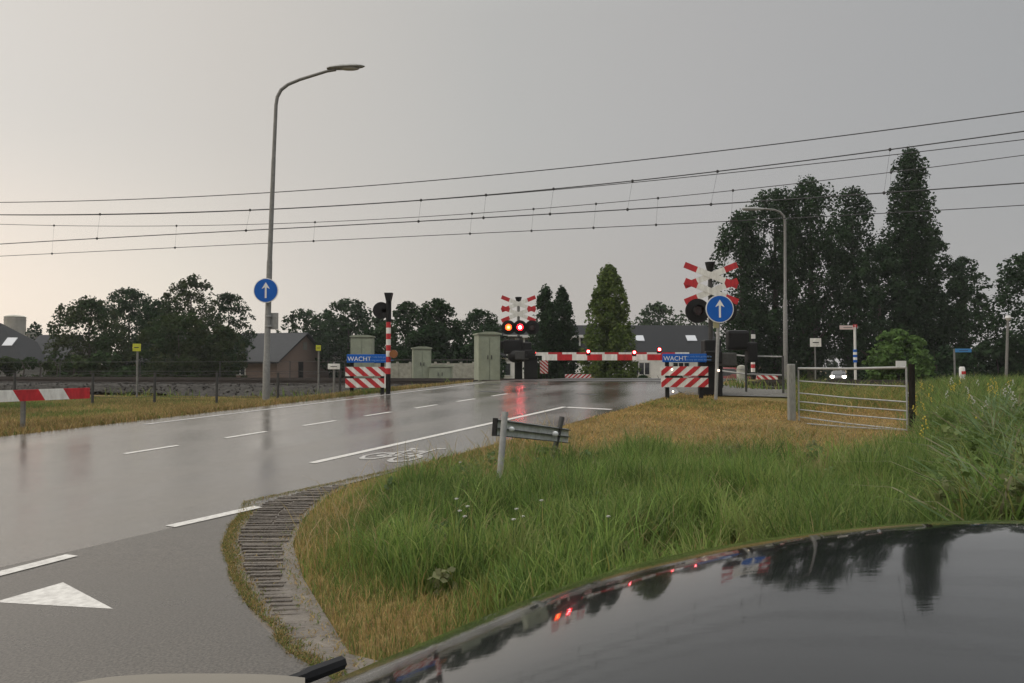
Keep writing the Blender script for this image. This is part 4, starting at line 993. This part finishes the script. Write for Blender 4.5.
# --- field gate
gl = Vector((X_(791, 14.4), 14.4, 0)); gr = Vector((X_(911.5, 12.0), 12.0, 0))
zl, zr = g(gl.x, gl.y), g(gr.x, gr.y)
t_ = thing('field_gate', 'seven bar tubular field gate with pale left post and dark right post', 'gate', (gl.x, gl.y, zl)); o0 = Vector(t_.location)
topl = P(0, 364, 14.4).z; topr = P(0, 364, 12.0).z
MB().box(Vector((gl.x, gl.y, (zl-.2+topl)/2))-o0, (.125, .125, topl-zl+.2), bev=.02).build('gate_post', mat('grey weathered timber', (.20, .205, .19), .8, var=.25, scale=10, stretch=(6, 6, 1)), t_)
m_ = MB().tube([Vector((gr.x, gr.y, zr-.2))-o0, Vector((gr.x, gr.y, topr))-o0], .048, 14); m_.build('gate_post', mat('dark creosoted timber', (.016, .014, .012), .95, var=.3, spec=.1), t_)
A0 = gl+Vector((.13, -.02, 0)); B0 = gr+Vector((-.07, .02, 0))
for yl_, yr_ in ((368.5, 367.5), (381, 386.5), (393, 402), (401.5, 411), (409.5, 420), (417, 430), (423, 438.5)):
    a = Vector((A0.x, A0.y, P(0, yl_, A0.y).z)); b = Vector((B0.x, B0.y, max(P(0, yr_, B0.y).z, zr+.03)))
    r_ = .021 if yl_ == 368.5 else .012
    mid_ = (a+b)/2-Vector((0, 0, .012)); MB().tube([a-o0, mid_-o0, b-o0], r_, 8).build('bar', M_galvl, t_)
for f_ in (.0, 1.0):
    a = A0.lerp(B0, f_); z1 = (P(0, 368.5, A0.y).z)*(1-f_)+P(0, 367.5, B0.y).z*f_; z0 = P(0, 423, A0.y).z*(1-f_)+(zr+.03)*f_
    MB().tube([Vector((a.x, a.y, z0))-o0, Vector((a.x, a.y, z1))-o0], .016, 8).build('stile', M_galvl, t_)
c = P(901, 364, 12.15); MB().box(c-o0, (.16, .015, .10)).build('plate', M_trim, t_)
# --- vehicles far away
def car(label, px, Y, rz_, mcol, lit, name='parked_car', group=None, zoff=0):
    x = X_(px, Y); t_ = thing(name, label, 'car', (x, Y, g(x, Y)+zoff), rz_, group)
    # body: side profile in y (length) z, lofted across x; front faces -y
    prof = [(-2.0, .35), (-2.05, .6), (-1.95, .78), (-1.1, .95), (-.5, 1.42), (.9, 1.46), (1.7, 1.05), (2.0, .95), (2.05, .4), (1.6, .28), (-1.7, .28)]
    b_ = MB(); n_ = len(prof); xs = [(-.86, .0), (-.80, .06), (.80, .06), (.86, .0)]; vs = []
    for xo, g_ in ((-.84, .93), (-.6, 1), (.6, 1), (.84, .93)):
        for y, z in prof:
            zz = .28+(z-.28)*g_; xx = xo*(1 if z < 1.0 else .84); vs.append((xx, y*(.97 if g_ < 1 else 1), zz))
    fs = [(i*n_+k_, i*n_+(k_+1) % n_, (i+1)*n_+(k_+1) % n_, (i+1)*n_+k_) for i in range(3) for k_ in range(n_)]+[tuple(range(n_)), tuple(range(3*n_, 4*n_))]
    b_.add(vs, fs, 0); b_.build('body', mcol, t_)
    gl_ = MB(); gl_.add([(-.6, -1.06, .99), (.6, -1.06, .99), (.52, -.55, 1.39), (-.52, -.55, 1.39)], [(0, 1, 2, 3)]); gl_.add([(-.6, -1.10, .99), (.6, -1.10, .99), (.52, -.59, 1.39), (-.52, -.59, 1.39)], [(0, 1, 2, 3)]); gl_.build('windscreen', M_glassd, t_)
    for s_ in (-1, 1):
        MB().prism([(-.9, .98), (1.3, .98), (.8, 1.36), (-.45, 1.36)], .02, Matrix.Translation((s_*.78, 0, 0)) @ Matrix.Rotation(R(90), 4, 'Z')).build('side_window', M_glassd, t_)
        for yw in (-1.25, 1.3):
            w_ = MB().disc((s_*.78, yw, .32), .32, .2, 20, axis='x').build('wheel', M_rub, t_); MB().disc((s_*.885, yw, .32), .18, .02, 14, axis='x').build('rim', M_galvl, w_)
        MB().dome((s_*.62, -2.07, .78), .16, (1.3, .5, .9), n=12, m=8).build('headlight', M_head if lit else M_trim, t_)
    MB().box((0, -2.06, .5), (.9, .05, .16)).build('grille', M_black, t_)
    return t_
M_carR = mat('dark red car paint', (.16, .012, .012), .3, coat=.6)
M_carG = mat('dark grey car paint', (.03, .03, .035), .3, coat=.6)
tcar = car('dark car with bright headlights driving towards the crossing', 838.5, 88, -.42, M_carG, True, 'car')
car('dark red car partly hidden behind the pedestrian fence', 727, 42, 1.2, M_carR, False)
# ------------------------------------------------------------------ the photographer's car
HD = .633; FV = Vector((math.sin(HD), math.cos(HD), 0)); RV = Vector((math.cos(HD), -math.sin(HD), 0)); R0 = -.111
def bz(q, f):
    hw = max(.02, .82 - .479*max(0, (f-1.2)/1.15)**2.2)
    d = -math.log(math.exp(-9*(hw-abs(q)))+math.exp(-9*(2.7-f)))/9     # soft distance to the rim
    e = .877 - .065*q*q - .168*max(0, abs(q)-.7)**2 - .2*max(0, .55-d)**2
    return e
def bonnet_pts():
    pts = []
    for i in range(61):
        f = .55+ (2.66-.55)*i/60
        hw = max(.02, .82 - .479*max(0, (f-1.2)/1.15)**2.2)
        row_ = []
        for j in range(61):
            q = hw*(-1+2*j/60); row_.append((q, f))
        pts.append(row_)
    return pts
M_paint = bpy.data.materials.new('dark glossy car paint'); M_paint.use_nodes = True
nt = M_paint.node_tree; b = nt.nodes['Principled BSDF']; b.inputs['Base Color'].default_value = (.004, .005, .005, 1); b.inputs['Metallic'].default_value = .0
b.inputs['Roughness'].default_value = .16; b.inputs['Coat Weight'].default_value = 1.0; b.inputs['Coat IOR'].default_value = 1.6; b.inputs['Specular IOR Level'].default_value = .03
t1 = N(nt.nodes, 'ShaderNodeTexCoord'); mp = N(nt.nodes, 'ShaderNodeMapping'); mp.inputs['Scale'].default_value = (1.2, 5, 2); mp.inputs['Rotation'].default_value = (0, 0, .5)
n1 = N(nt.nodes, 'ShaderNodeTexNoise'); n1.inputs['Scale'].default_value = 2.2; n1.inputs['Detail'].default_value = 7; n1.inputs['Roughness'].default_value = .6
nt.links.new(t1.outputs['Object'], mp.inputs[0]); nt.links.new(mp.outputs[0], n1.inputs['Vector'])
mr2 = N(nt.nodes, 'ShaderNodeMapRange'); nt.links.new(n1.outputs['Fac'], mr2.inputs[0])
for i, q in enumerate((.35, .75, .012, .05)): mr2.inputs[i+1].default_value = q
nt.links.new(mr2.outputs[0], b.inputs['Coat Roughness'])
bpn = N(nt.nodes, 'ShaderNodeBump'); bpn.inputs['Strength'].default_value = .03; bpn.inputs['Distance'].default_value = .01; nt.links.new(n1.outputs['Fac'], bpn.inputs['Height']); nt.links.new(bpn.outputs[0], b.inputs['Coat Normal'])
car_t = thing('car', 'dark glossy car bonnet in the foreground with wiper and wet reflections', 'car', (0, 0, 0))
def cw(q, f, z): p = FV*f + RV*(q+R0); return Vector((p.x, p.y, z))
b_ = MB(); pts = bonnet_pts(); n_ = 61
vs = [cw(q, f, bz(q, f)) for r_ in pts for q, f in r_]
b_.add(vs, [(i*n_+j, i*n_+j+1, (i+1)*n_+j+1, (i+1)*n_+j) for i in range(60) for j in range(60)], 0, True)
bo = b_.build('bonnet', M_paint, car_t)
# wings + nose shell below the bonnet
b_ = MB(); rim_ = [pts[i][0] for i in range(0, 61)] + [pts[60][j] for j in range(1, 61)] + [pts[i][60] for i in range(59, -1, -1)]
vs = []; lay = ((0, -.004), (.035, -.02), (.06, -.07), (.075, -.2), (.06, -.42), (.02, -.6))
cen = (0, 1.0)
for (q, f) in rim_:
    d = Vector((q-cen[0], f-cen[1])); d.normalize()
    if f < 1.6: d = Vector((math.copysign(1, q), 0)).lerp(d, max(0, (f-1.3)/.3)).normalized()
    for o_, dz in lay: vs.append(cw(q+d.x*o_, f+d.y*o_, bz(q, f)+dz))
K = len(lay)
b_.add(vs, [(i*K+k_, i*K+k_+1, (i+1)*K+k_+1, (i+1)*K+k_) for i in range(len(rim_)-1) for k_ in range(K-1)], 0, True)
b_.build('wing', M_paint, car_t)
MB().box(cw(0, 2.36, .42), (.5, .06, .14), (0, 0, -HD), bev=.02).build('grille', M_black, car_t)
for s_ in (-1, 1):
    MB().dome(cw(s_*.45, 2.1, .62), .12, (1.4, .9, .7)).build('headlight', mat('clear lamp plastic', (.5, .5, .5), .1, coat=1), car_t)
    q = cw(s_*.72, 1.45, .31)
    w_ = MB().tube([q-RV*.1, q+RV*.1], .31, 28).build('wheel', M_rub, car_t); MB().tube([q+RV*(s_*.1), q+RV*(s_*.115)], .19, 20).build('rim', M_galvl, w_)
MB().box(cw(0, 1.15, .33), (1.2, 1.7, .2), (0, 0, -HD), bev=.05).build('underbody', M_black, car_t)
# wiper and pale curved strip low at the left
wa = P(225, 706, .80); wb_ = P(341, 663, .98)
MB().tube([wa, wa.lerp(wb_, .62), wa.lerp(wb_, .66), wb_], [.0075, .0075, .0095, .009], 8).build('wiper', mat('wet black rubber', (.006, .006, .007), .45, spec=.25), car_t)
dv = []; nd = 24
for i in range(nd+1):
    px = 40+265*i/nd; t = i/nd; py = 673.5+10*(2*abs(t-.62))**3.2
    for dpy, Y in ((0, .62), (4, .60), (30, .56), (60, .5)):
        dv.append(P(px, py+dpy, Y))
b_ = MB(); b_.add(dv, [(i*4+k_, i*4+k_+1, (i+1)*4+k_+1, (i+1)*4+k_) for i in range(nd) for k_ in range(3)], 0, True)
b_.build('curved_strip', mat('pale dashboard cloth', (.15, .138, .115), .8, var=.05), car_t)
# ------------------------------------------------------------------ rain haze
hm = bpy.data.materials.new('thin rain haze'); hm.use_nodes = True; hn = hm.node_tree; hn.nodes.remove(hn.nodes['Principled BSDF'])
pv = N(hn.nodes, 'ShaderNodeVolumePrincipled'); pv.inputs['Density'].default_value = .00045; pv.inputs['Color'].default_value = (.86, .88, .90, 1)
hn.links.new(pv.outputs[0], hn.nodes['Material Output'].inputs['Volume'])
hz_o = MB().box((0, 700, 9), (2000, 1700, 24)).build('haze', hm); tag(hz_o, kind='stuff'); hz_o['label'] = 'thin grey rain haze hanging over the whole scene'; hz_o['category'] = 'haze'
# ------------------------------------------------------------------ grass
def frustum(x, y, mpx=60): 
    px = 512+x/np.maximum(y, .1)*768; return (px > -mpx-30/np.maximum(y, 1)) & (px < 1024+mpx)
M_gr = mat('grass blades', (.06, .09, .02), .6, attr=.45, spec=.2)
def blades(name, x, y, h, w, lean, cols, label, cat, seg3=False, m=M_gr):
    n = len(x); z = gz(x, y)-.01
    a = rng.uniform(0, 2*np.pi, n); la = rng.uniform(0, 2*np.pi, n); 
    sx, sy = np.cos(a)*w/2, np.sin(a)*w/2
    lx, ly = np.cos(la)*lean*h, np.sin(la)*lean*h
    lv = [(0, 1), (.4, .95), (.75, .65)] if seg3 else [(0, 1), (.5, .8)]
    V = []
    for t_, ww in lv:
        bx, by, bz_ = x+lx*t_**2, y+ly*t_**2, z+h*(t_-.25*lean*t_**2)
        V += [np.stack([bx-sx*ww, by-sy*ww, bz_], -1), np.stack([bx+sx*ww, by+sy*ww, bz_], -1)]
    V.append(np.stack([x+lx, y+ly, z+h*(1-.35*lean)], -1)); K = len(V)
    V = np.stack(V, 1).reshape(-1, 3); o = (np.arange(n)*K)[:, None]
    q = len(lv)-1
    loops = []; 
    parts = [o+np.array([[2*i, 2*i+1, 2*i+3, 2*i+2]]) for i in range(q)]+[o+np.array([[2*q, 2*q+1, 2*q+2]])]
    fl = np.concatenate(parts, 1).ravel(); per = np.tile(np.array([4]*q+[3]), n)
    me = bpy.data.meshes.new(name); me.vertices.add(len(V)); me.vertices.foreach_set('co', V.ravel())
    me.loops.add(len(fl)); me.loops.foreach_set('vertex_index', fl.astype(np.int32)); me.polygons.add(len(per))
    me.polygons.foreach_set('loop_start', (np.cumsum(per)-per).astype(np.int32)); me.polygons.foreach_set('loop_total', per.astype(np.int32)); me.update()
    ca = np.ones((n, K, 4)); ca[:, :, :3] = cols[:, None, :]; at = me.color_attributes.new('Col', 'FLOAT_COLOR', 'POINT'); at.data.foreach_set('color', ca.ravel())
    me.materials.append(m); ob = bpy.data.objects.new(name, me); COL.objects.link(ob); tag(ob, label, cat, kind='stuff'); return ob
def vnoise(x, y, s, seed=0):
    r = np.random.default_rng(seed); v = 0
    for k_ in range(5):
        a, p, f = r.uniform(0, 6.28), r.uniform(0, 6.28), s*r.uniform(.6, 1.9)
        v = v+np.sin((x*np.cos(a)+y*np.sin(a))*f+p+1.3*np.sin((x*np.sin(a)-y*np.cos(a))*f*.7+p))
    return v/5*.9
GR = np.array([(.11, .18, .045), (.14, .22, .05), (.18, .25, .065), (.08, .13, .035), (.21, .25, .08)])
DR = np.array([(.40, .30, .12), (.46, .35, .16), (.33, .24, .09), (.26, .20, .08), (.36, .24, .11)])
OLV = np.array([(.17, .18, .05), (.21, .20, .06), (.13, .15, .04)])
def pick(A_, n): return A_[rng.integers(0, len(A_), n)]*rng.uniform(.75, 1.25, n)[:, None]
def mixcol(gfrac):
    n = len(gfrac); u = rng.random(n); c = np.where((u < gfrac)[:, None], pick(GR, n), np.where((u < gfrac+.12+.25*gfrac)[:, None], pick(OLV, n), pick(DR, n))); return c
def scatter(x0, x1, y0, y1, dens):
    n = int((x1-x0)*(y1-y0)*dens); return rng.uniform(x0, x1, n), rng.uniform(y0, y1, n)
def right_ok(x, y):
    s, t = st(x, y); ed_ = RR+.02+.05*vnoise(x, y, 6, 3)
    return (s > ed_) & ~inside(x, y, SIDE) & ~inside(x, y, PAVE)
EDGL = [xy(RR, 20), xy(RR, 7)] + EDGE
# near field
x, y = scatter(-3, 8, 2.9, 10.5, 7000); k = right_ok(x, y) & frustum(x, y)
x, y = x[k], y[k]
dE = dist_poly(x, y, EDGL); nz_ = vnoise(x, y, 1.3, 1); nz2 = vnoise(x, y, 3.2, 2)
nz3 = vnoise(x, y, 4.5, 33)
green = sm(dE+.35*nz_+.2*nz3, .4, 1.35)*(1-sm(y+1.3*nz_+.8*nz3-.10*x+rng.normal(0, .5, len(x)), 6.9, 9.9))
nz4 = vnoise(x, y, 2.1, 51)
green = np.clip(green-.95*sm(nz4+.35*nz3, .10, .42)-.3*np.exp(-(((x-3.2)/.9)**2+((y-8.3)/.6)**2)), 0, 1)
green = np.clip(green+.25*sm(nz2, .2, .6)*(dE > .8), 0, 1)
keep = rng.random(len(x)) < (.75-.2*green)*(1-.4*sm(nz3, .3, .8)); x, y, green, nz_, nz2, nz3, dE = (v[keep] for v in (x, y, green, nz_, nz2, nz3, dE))
h = (.03+.07*rng.random(len(x))**2)*(1-green)+green*(.16+.34*rng.random(len(x))**1.4)*(1+.3*nz2+.35*nz3)
h *= sm(dE, .0, .25)*.6+.4
h *= 1-.62*np.exp(-(((x+.1)/.45)**2+((y-7.3)/.75)**2))-.4*np.exp(-(((x-.7)/.4)**2+((y-8.6)/.6)**2))
gf = np.clip(green*.9+.30+.25*nz2+.1*nz3, .05, .97)
blades('tall_grass', x, y, h, np.where(green > .5, .0085, .0038)*rng.uniform(.6, 1.5, len(x)), rng.uniform(.08, .65, len(x)), mixcol(gf)*(1+.32*vnoise(x, y, 1.7, 61)[:, None]*np.array([1.0, .9, .8])), 'tall green grass with dry edges in front of the bonnet', 'grass', True)
# tussocks of taller pale grass
tx, ty, tc = [], [], []
for i in range(150):
    cx, cy = rng.uniform(-1.5, 6), rng.uniform(3.6, 8.6)
    if dist_poly(np.array([cx]), np.array([cy]), EDGL)[0] < 1.25 or cy > 8.2+.1*cx: continue
    n = rng.integers(25, 80); r_ = rng.uniform(.03, .11); tx.append(cx+rng.normal(0, r_, n)); ty.append(cy+rng.normal(0, r_, n)); c_ = GR[rng.integers(0, 5)]*rng.uniform(.7, 1.25); tc.append(np.tile(c_, (n, 1))*rng.uniform(.8, 1.2, (n, 1)))
tx = np.concatenate(tx); ty = np.concatenate(ty); tc = np.concatenate(tc)
blades('grass_tussocks', tx, ty, .25+.33*rng.random(len(tx)), .0075*rng.uniform(.6, 1.5, len(tx)), rng.uniform(.1, .8, len(tx)), tc, 'tall pale tussocks standing out of the green grass', 'grass', True)
# middle verge: dry
x, y = scatter(-3, 15, 8.5, 22.5, 1500); k = right_ok(x, y) & frustum(x, y) & (uu(x, y) < np.where((512+x/y*768) > 716, np.where((512+x/y*768) > 792, 21.5, 17.9), 20.5)+.3*vnoise(x, y, 2, 41)); x, y = x[k], y[k]
pxx = 512+x/y*768; bh = (pxx > 792)*sm(y, 14.5, 16)
nz_ = vnoise(x, y, 1.1, 4); nz2 = vnoise(x, y, .5, 5)
gf = np.clip(.04+.40*sm(nz_+.4*vnoise(x, y, 3.1, 64), .2, .8)+.12*sm(nz2, .2, .7)+.5*(1-sm(y-.10*x+1.2*vnoise(x, y, 1.9, 65), 8.6, 11.2))+.45*bh+.45*np.exp(-(((x-3.7)/1.1)**2+((y-16.6)/1.3)**2)), 0, .9)
h = (.025+.07*rng.random(len(x))**2)*(1+1.6*gf)*(1+.5*np.clip(nz_, -1, 1))*(1+2.2*bh*rng.random(len(x)))
blades('dry_grass', x, y, h, .011*rng.uniform(.7, 1.5, len(x)), rng.uniform(.4, 1.5, len(x)), mixcol(gf)*(1+.30*vnoise(x, y, 2.2, 62)+.2*vnoise(x, y, 6, 63))[:, None].clip(.45, 1.5)*np.array([1, .93, .85]), 'short dry brown grass on the verge between road and gate', 'grass')
# left verge
x, y = scatter(-26, -1, 7.5, 24.5, 900); s, t = st(x, y)
k = (s < RL-.03+.06*vnoise(x, y, 5, 8)) & frustum(x, y, 300) & (uu(x, y) < 22.2+.8*vnoise(x, y, .7, 31)+.16*np.clip(-x-7, 0, 10)); x, y = x[k], y[k]
nz_ = vnoise(x, y, .9, 6); s, t = st(x, y)
gf = np.clip(.06+.45*sm(nz_, .1, .6)+.2*sm(-s, 15, 18), 0, .8); h = (.06+.08*rng.random(len(x)))*(1+.5*gf)
blades('verge_grass', x, y, h, .015*rng.uniform(.7, 1.4, len(x)), rng.uniform(.1, .8, len(x)), mixcol(gf)*(.78+.25*vnoise(x, y, 1.5, 66)+.15*vnoise(x, y, 5, 67))[:, None], 'short olive grass on the left roadside verge', 'grass')
# tufts along ballast and beyond the tracks
x, y = scatter(-45, 40, 30, 56, 45); s, t = st(x, y); k = ((s < RL-.2) | (s > RR+.2)) & frustum(x, y) & (uu(x, y) > 32.5) & ((uu(x, y) < 42.3) | (uu(x, y) > 48.3)); x, y = x[k], y[k]
h = .06+.16*rng.random(len(x))**2
blades('rough_grass', x, y, h, .05*rng.uniform(.6, 1.4, len(x)), rng.uniform(.1, .6, len(x)), mixcol(np.full(len(x), .6))*.7, 'rough grass beyond the railway', 'grass')
# weeds near rails
x, y = scatter(-24, 18, 20, 27, 60); s, t = st(x, y); u_ = uu(x, y); k = ((s < RL-.8) | (s > RR+.6)) & (u_ > 21.4) & (u_ < 23.6) & frustum(x, y) & (vnoise(x, y, .8, 11) > -.1); x, y = x[k], y[k]
blades('lineside_weeds', x, y, .12+.35*rng.random(len(x))**2, .03*rng.uniform(.6, 1.4, len(x)), rng.uniform(.1, .7, len(x)), mixcol(np.full(len(x), .65))*.85, 'scattered weeds along the foot of the ballast', 'weeds')
# right tall weeds
def wz(x, y): return sm(x-.38*y, .6, 1.9)
x, y = scatter(2.5, 16, 4.6, 21, 1100); k = frustum(x, y) & right_ok(x, y); x, y = x[k], y[k]
px = 512+x/y*768
wzone = sm(px+18*vnoise(x, y, 1.2, 12), 898, 935); k = rng.random(len(x)) < wzone*(.55+.45*(y < 13)); x, y, px = x[k], y[k], px[k]
h = .82*(.30+.45*rng.random(len(x))**1.3)*(1+.3*vnoise(x, y, 1.6, 13))*(1+.35*sm(12-y, 0, 5)*sm(px, 930, 990))*(.55+.45*sm(px, 900, 960))
gcol = mixcol(np.clip(.85+.1*vnoise(x, y, 1., 14), 0, 1))*np.array([.95, .95, 1])
blades('tall_weeds', x, y, h, .016*rng.uniform(.5, 1.5, len(x)), rng.uniform(.15, .9, len(x)), gcol, 'dense tall green weeds and reeds right of the gate', 'weeds', True)
x, y = scatter(2.5, 9, 4.4, 11, 70); px = 512+x/y*768; k = (px > 985) & frustum(x, y, 200); x, y = x[k], y[k]
blades('reed_leaves', x, y, .75+.4*rng.random(len(x)), .026*rng.uniform(.6, 1.3, len(x)), rng.uniform(.5, 1.3, len(x)), np.array([(.14, .2, .09), (.11, .17, .07), (.2, .19, .11)])[rng.integers(0, 3, len(x))]*rng.uniform(.8, 1.2, len(x))[:, None], 'pale arching reed leaves in the weeds at right', 'reeds', True)
cs = []; rs = []
for i in range(330):
    Y = rng.uniform(4.6, 11); px_ = rng.uniform(925+np.clip(9-Y, 0, 4)*6, 1110); x_ = X_(px_, Y); z_ = g(x_, Y); hh_ = (.35+.35*rng.random()+.1*math.sin(px_*.05))*min(1, .5+(px_-915)/60)
    cs.append((x_, Y, z_+hh_*rng.uniform(.25, 1))); rs.append(rng.uniform(.07, .17))
lm_ = leaf_mesh('broad_weeds', cs, rs, 62, .055, [(.12, .18, .05), (.10, .15, .04), (.16, .20, .07), (.13, .15, .06)], M_gr, None); tag(lm_, 'bushy broad leaved weeds mixed with reeds at the far right', 'weeds', kind='stuff')
cs = []; rs = []
for i in range(130):
    cx, cy = rng.uniform(-1.2, 6), rng.uniform(3.8, 9.0)
    if dist_poly(np.array([cx]), np.array([cy]), EDGL)[0] < .9: continue
    cs.append((cx, cy, g(cx, cy)+rng.uniform(.05, .24))); rs.append(rng.uniform(.05, .13))
tag(leaf_mesh('verge_herbs', cs, rs, 34, .05, [(.12, .17, .06), (.09, .14, .05), (.16, .17, .08)], M_gr, None), 'small broad leaved herbs mixed into the green grass', 'weeds', kind='stuff')
# seed heads / straw
x, y = scatter(-1.5, 8, 4.5, 12, 55); k = frustum(x, y) & right_ok(x, y); x, y = x[k], y[k]
blades('straw_stalks', x, y, .22+.28*rng.random(len(x)), np.full(len(x), .006), rng.uniform(.2, 1.1, len(x)), np.tile(np.array([[.34, .27, .14]]), (len(x), 1))*rng.uniform(.7, 1.2, len(x))[:, None], 'thin straw stalks standing in the green grass', 'grass', True)
# moss line at asphalt edge
ex = []; 
EG2 = [xy(RR+.02, 10.5), xy(RR+.02, 8.2)]+EDGE[:-2]
for a, b in zip(EG2[:-1], EG2[1:]):
    L_ = math.hypot(b[0]-a[0], b[1]-a[1]); n = int(L_*3200); u_ = rng.random(n); ex.append(np.stack([a[0]+(b[0]-a[0])*u_+np.abs(rng.normal(0.0, .06, n))-.01, a[1]+(b[1]-a[1])*u_], 1))
ex = np.concatenate(ex); k = vnoise(ex[:, 0], ex[:, 1], 4, 21) > -.45; ex = ex[k]
blades('edge_grass', ex[:, 0], ex[:, 1], .015+.03*rng.random(len(ex)), np.full(len(ex), .007), rng.uniform(.2, 1, len(ex)), mixcol(np.full(len(ex), .25))*.8, 'mossy grass growing along the asphalt edge', 'grass')
# tufts in paver joints and right boundary of the pavement
x, y = scatter(-2.4, .2, 3.0, 8.0, 3000); k = inside(x, y, PAVE); x, y = x[k], y[k]
do = dist_poly(x, y, [(-1.62, 8.05)]+OUTE); k = rng.random(len(x)) < np.where(do < .10+.08*vnoise(x, y, 7, 23), .9, np.where(vnoise(x, y, 5, 22) > .15, .3, .03)); x, y = x[k], y[k]
blades('joint_grass', x, y, .015+.035*rng.random(len(x)), np.full(len(x), .006), rng.uniform(.3, 1.1, len(x)), mixcol(np.full(len(x), .25)), 'small tufts of grass between the worn pavers', 'grass')
# flowers
fm = MB()
def flower(mb, x, y, h, r_):
    z = g(x, y); mb.tube([(x, y, z), (x+.01, y, z+h)], .0025, 4, 1)
    for k_ in range(6):
        a = k_*math.pi/3; mb.add([(x+.01, y, z+h), (x+.01+r_*math.cos(a-.4), y+r_*math.sin(a-.4), z+h+.006), (x+.01+r_*1.15*math.cos(a), y+r_*1.15*math.sin(a), z+h+.004), (x+.01+r_*math.cos(a+.4), y+r_*math.sin(a+.4), z+h+.006)], [(0, 1, 2, 3)], 0)
M_fw = mat('white petals', (.42, .42, .38), .6); M_stem = mat('green stem', (.05, .1, .02), .6); M_fy = mat('yellow petals', (.42, .33, .03), .6)
WF = ['at the right end of the middle trio', 'lowest of the middle trio right of centre', 'left one of the middle trio', 'above the left cluster of four', 'lowest of the left cluster of four', 'topmost of the left cluster of four', 'right of the lowest in the left cluster', 'alone in the dry grass by the gate side', 'alone to the right in the tall green grass', 'alone left of the leaning sign', 'alone just right of the middle trio']
for i, (px, py) in enumerate([(515, 545), (521, 556), (512, 560), (466, 541), (458, 547), (455, 530), (463, 556), (648, 446), (607, 556), (459, 480), (540, 533)]):
    p = G(px, py+24); m_ = MB(); flower(m_, 0, 0, 0, .02); 
    z = g(p.x, p.y); m_ = MB(); m_.tube([(0, 0, 0), (.01, 0, .36)], .0025, 4, 1)
    for k_ in range(6):
        a = k_*math.pi/3; r_ = .012; m_.add([(.01, 0, .36), (.01+r_*math.cos(a-.4), r_*math.sin(a-.4), .368), (.01+r_*1.15*math.cos(a), r_*1.15*math.sin(a), .372), (.01+r_*math.cos(a+.4), r_*math.sin(a+.4), .364)], [(0, 1, 2, 3)], 0)
    m_.dome((.01, 0, .366), .007, n=6, m=4)
    o = m_.build('wildflower', [M_fw, M_stem]); o.location = (p.x, p.y, z); tag(o, 'tiny white wildflower '+WF[i], 'flower', 'white wildflowers in the grass')
m_ = MB()
for i in range(70):
    px = rng.uniform(905, 1040); Y = rng.uniform(8.5, 17); x = X_(px, Y); z = g(x, Y); h = rng.uniform(.3, .6)
    m_.tube([(x, Y, z), (x+.03, Y, z+h)], .004, 4, 1)
    yel = rng.random() < .6
    for k_ in range(7): m_.dome((x+.03+rng.uniform(-.03, .03), Y+rng.uniform(-.03, .03), z+h-.02*k_+.03), .012, n=5, m=3, mi=0 if yel else 2)
tag(m_.build('weed_flowers', [M_fy, M_stem, M_fw]), 'yellow and white flower heads dotted through the weeds at right', 'flowers', kind='stuff')
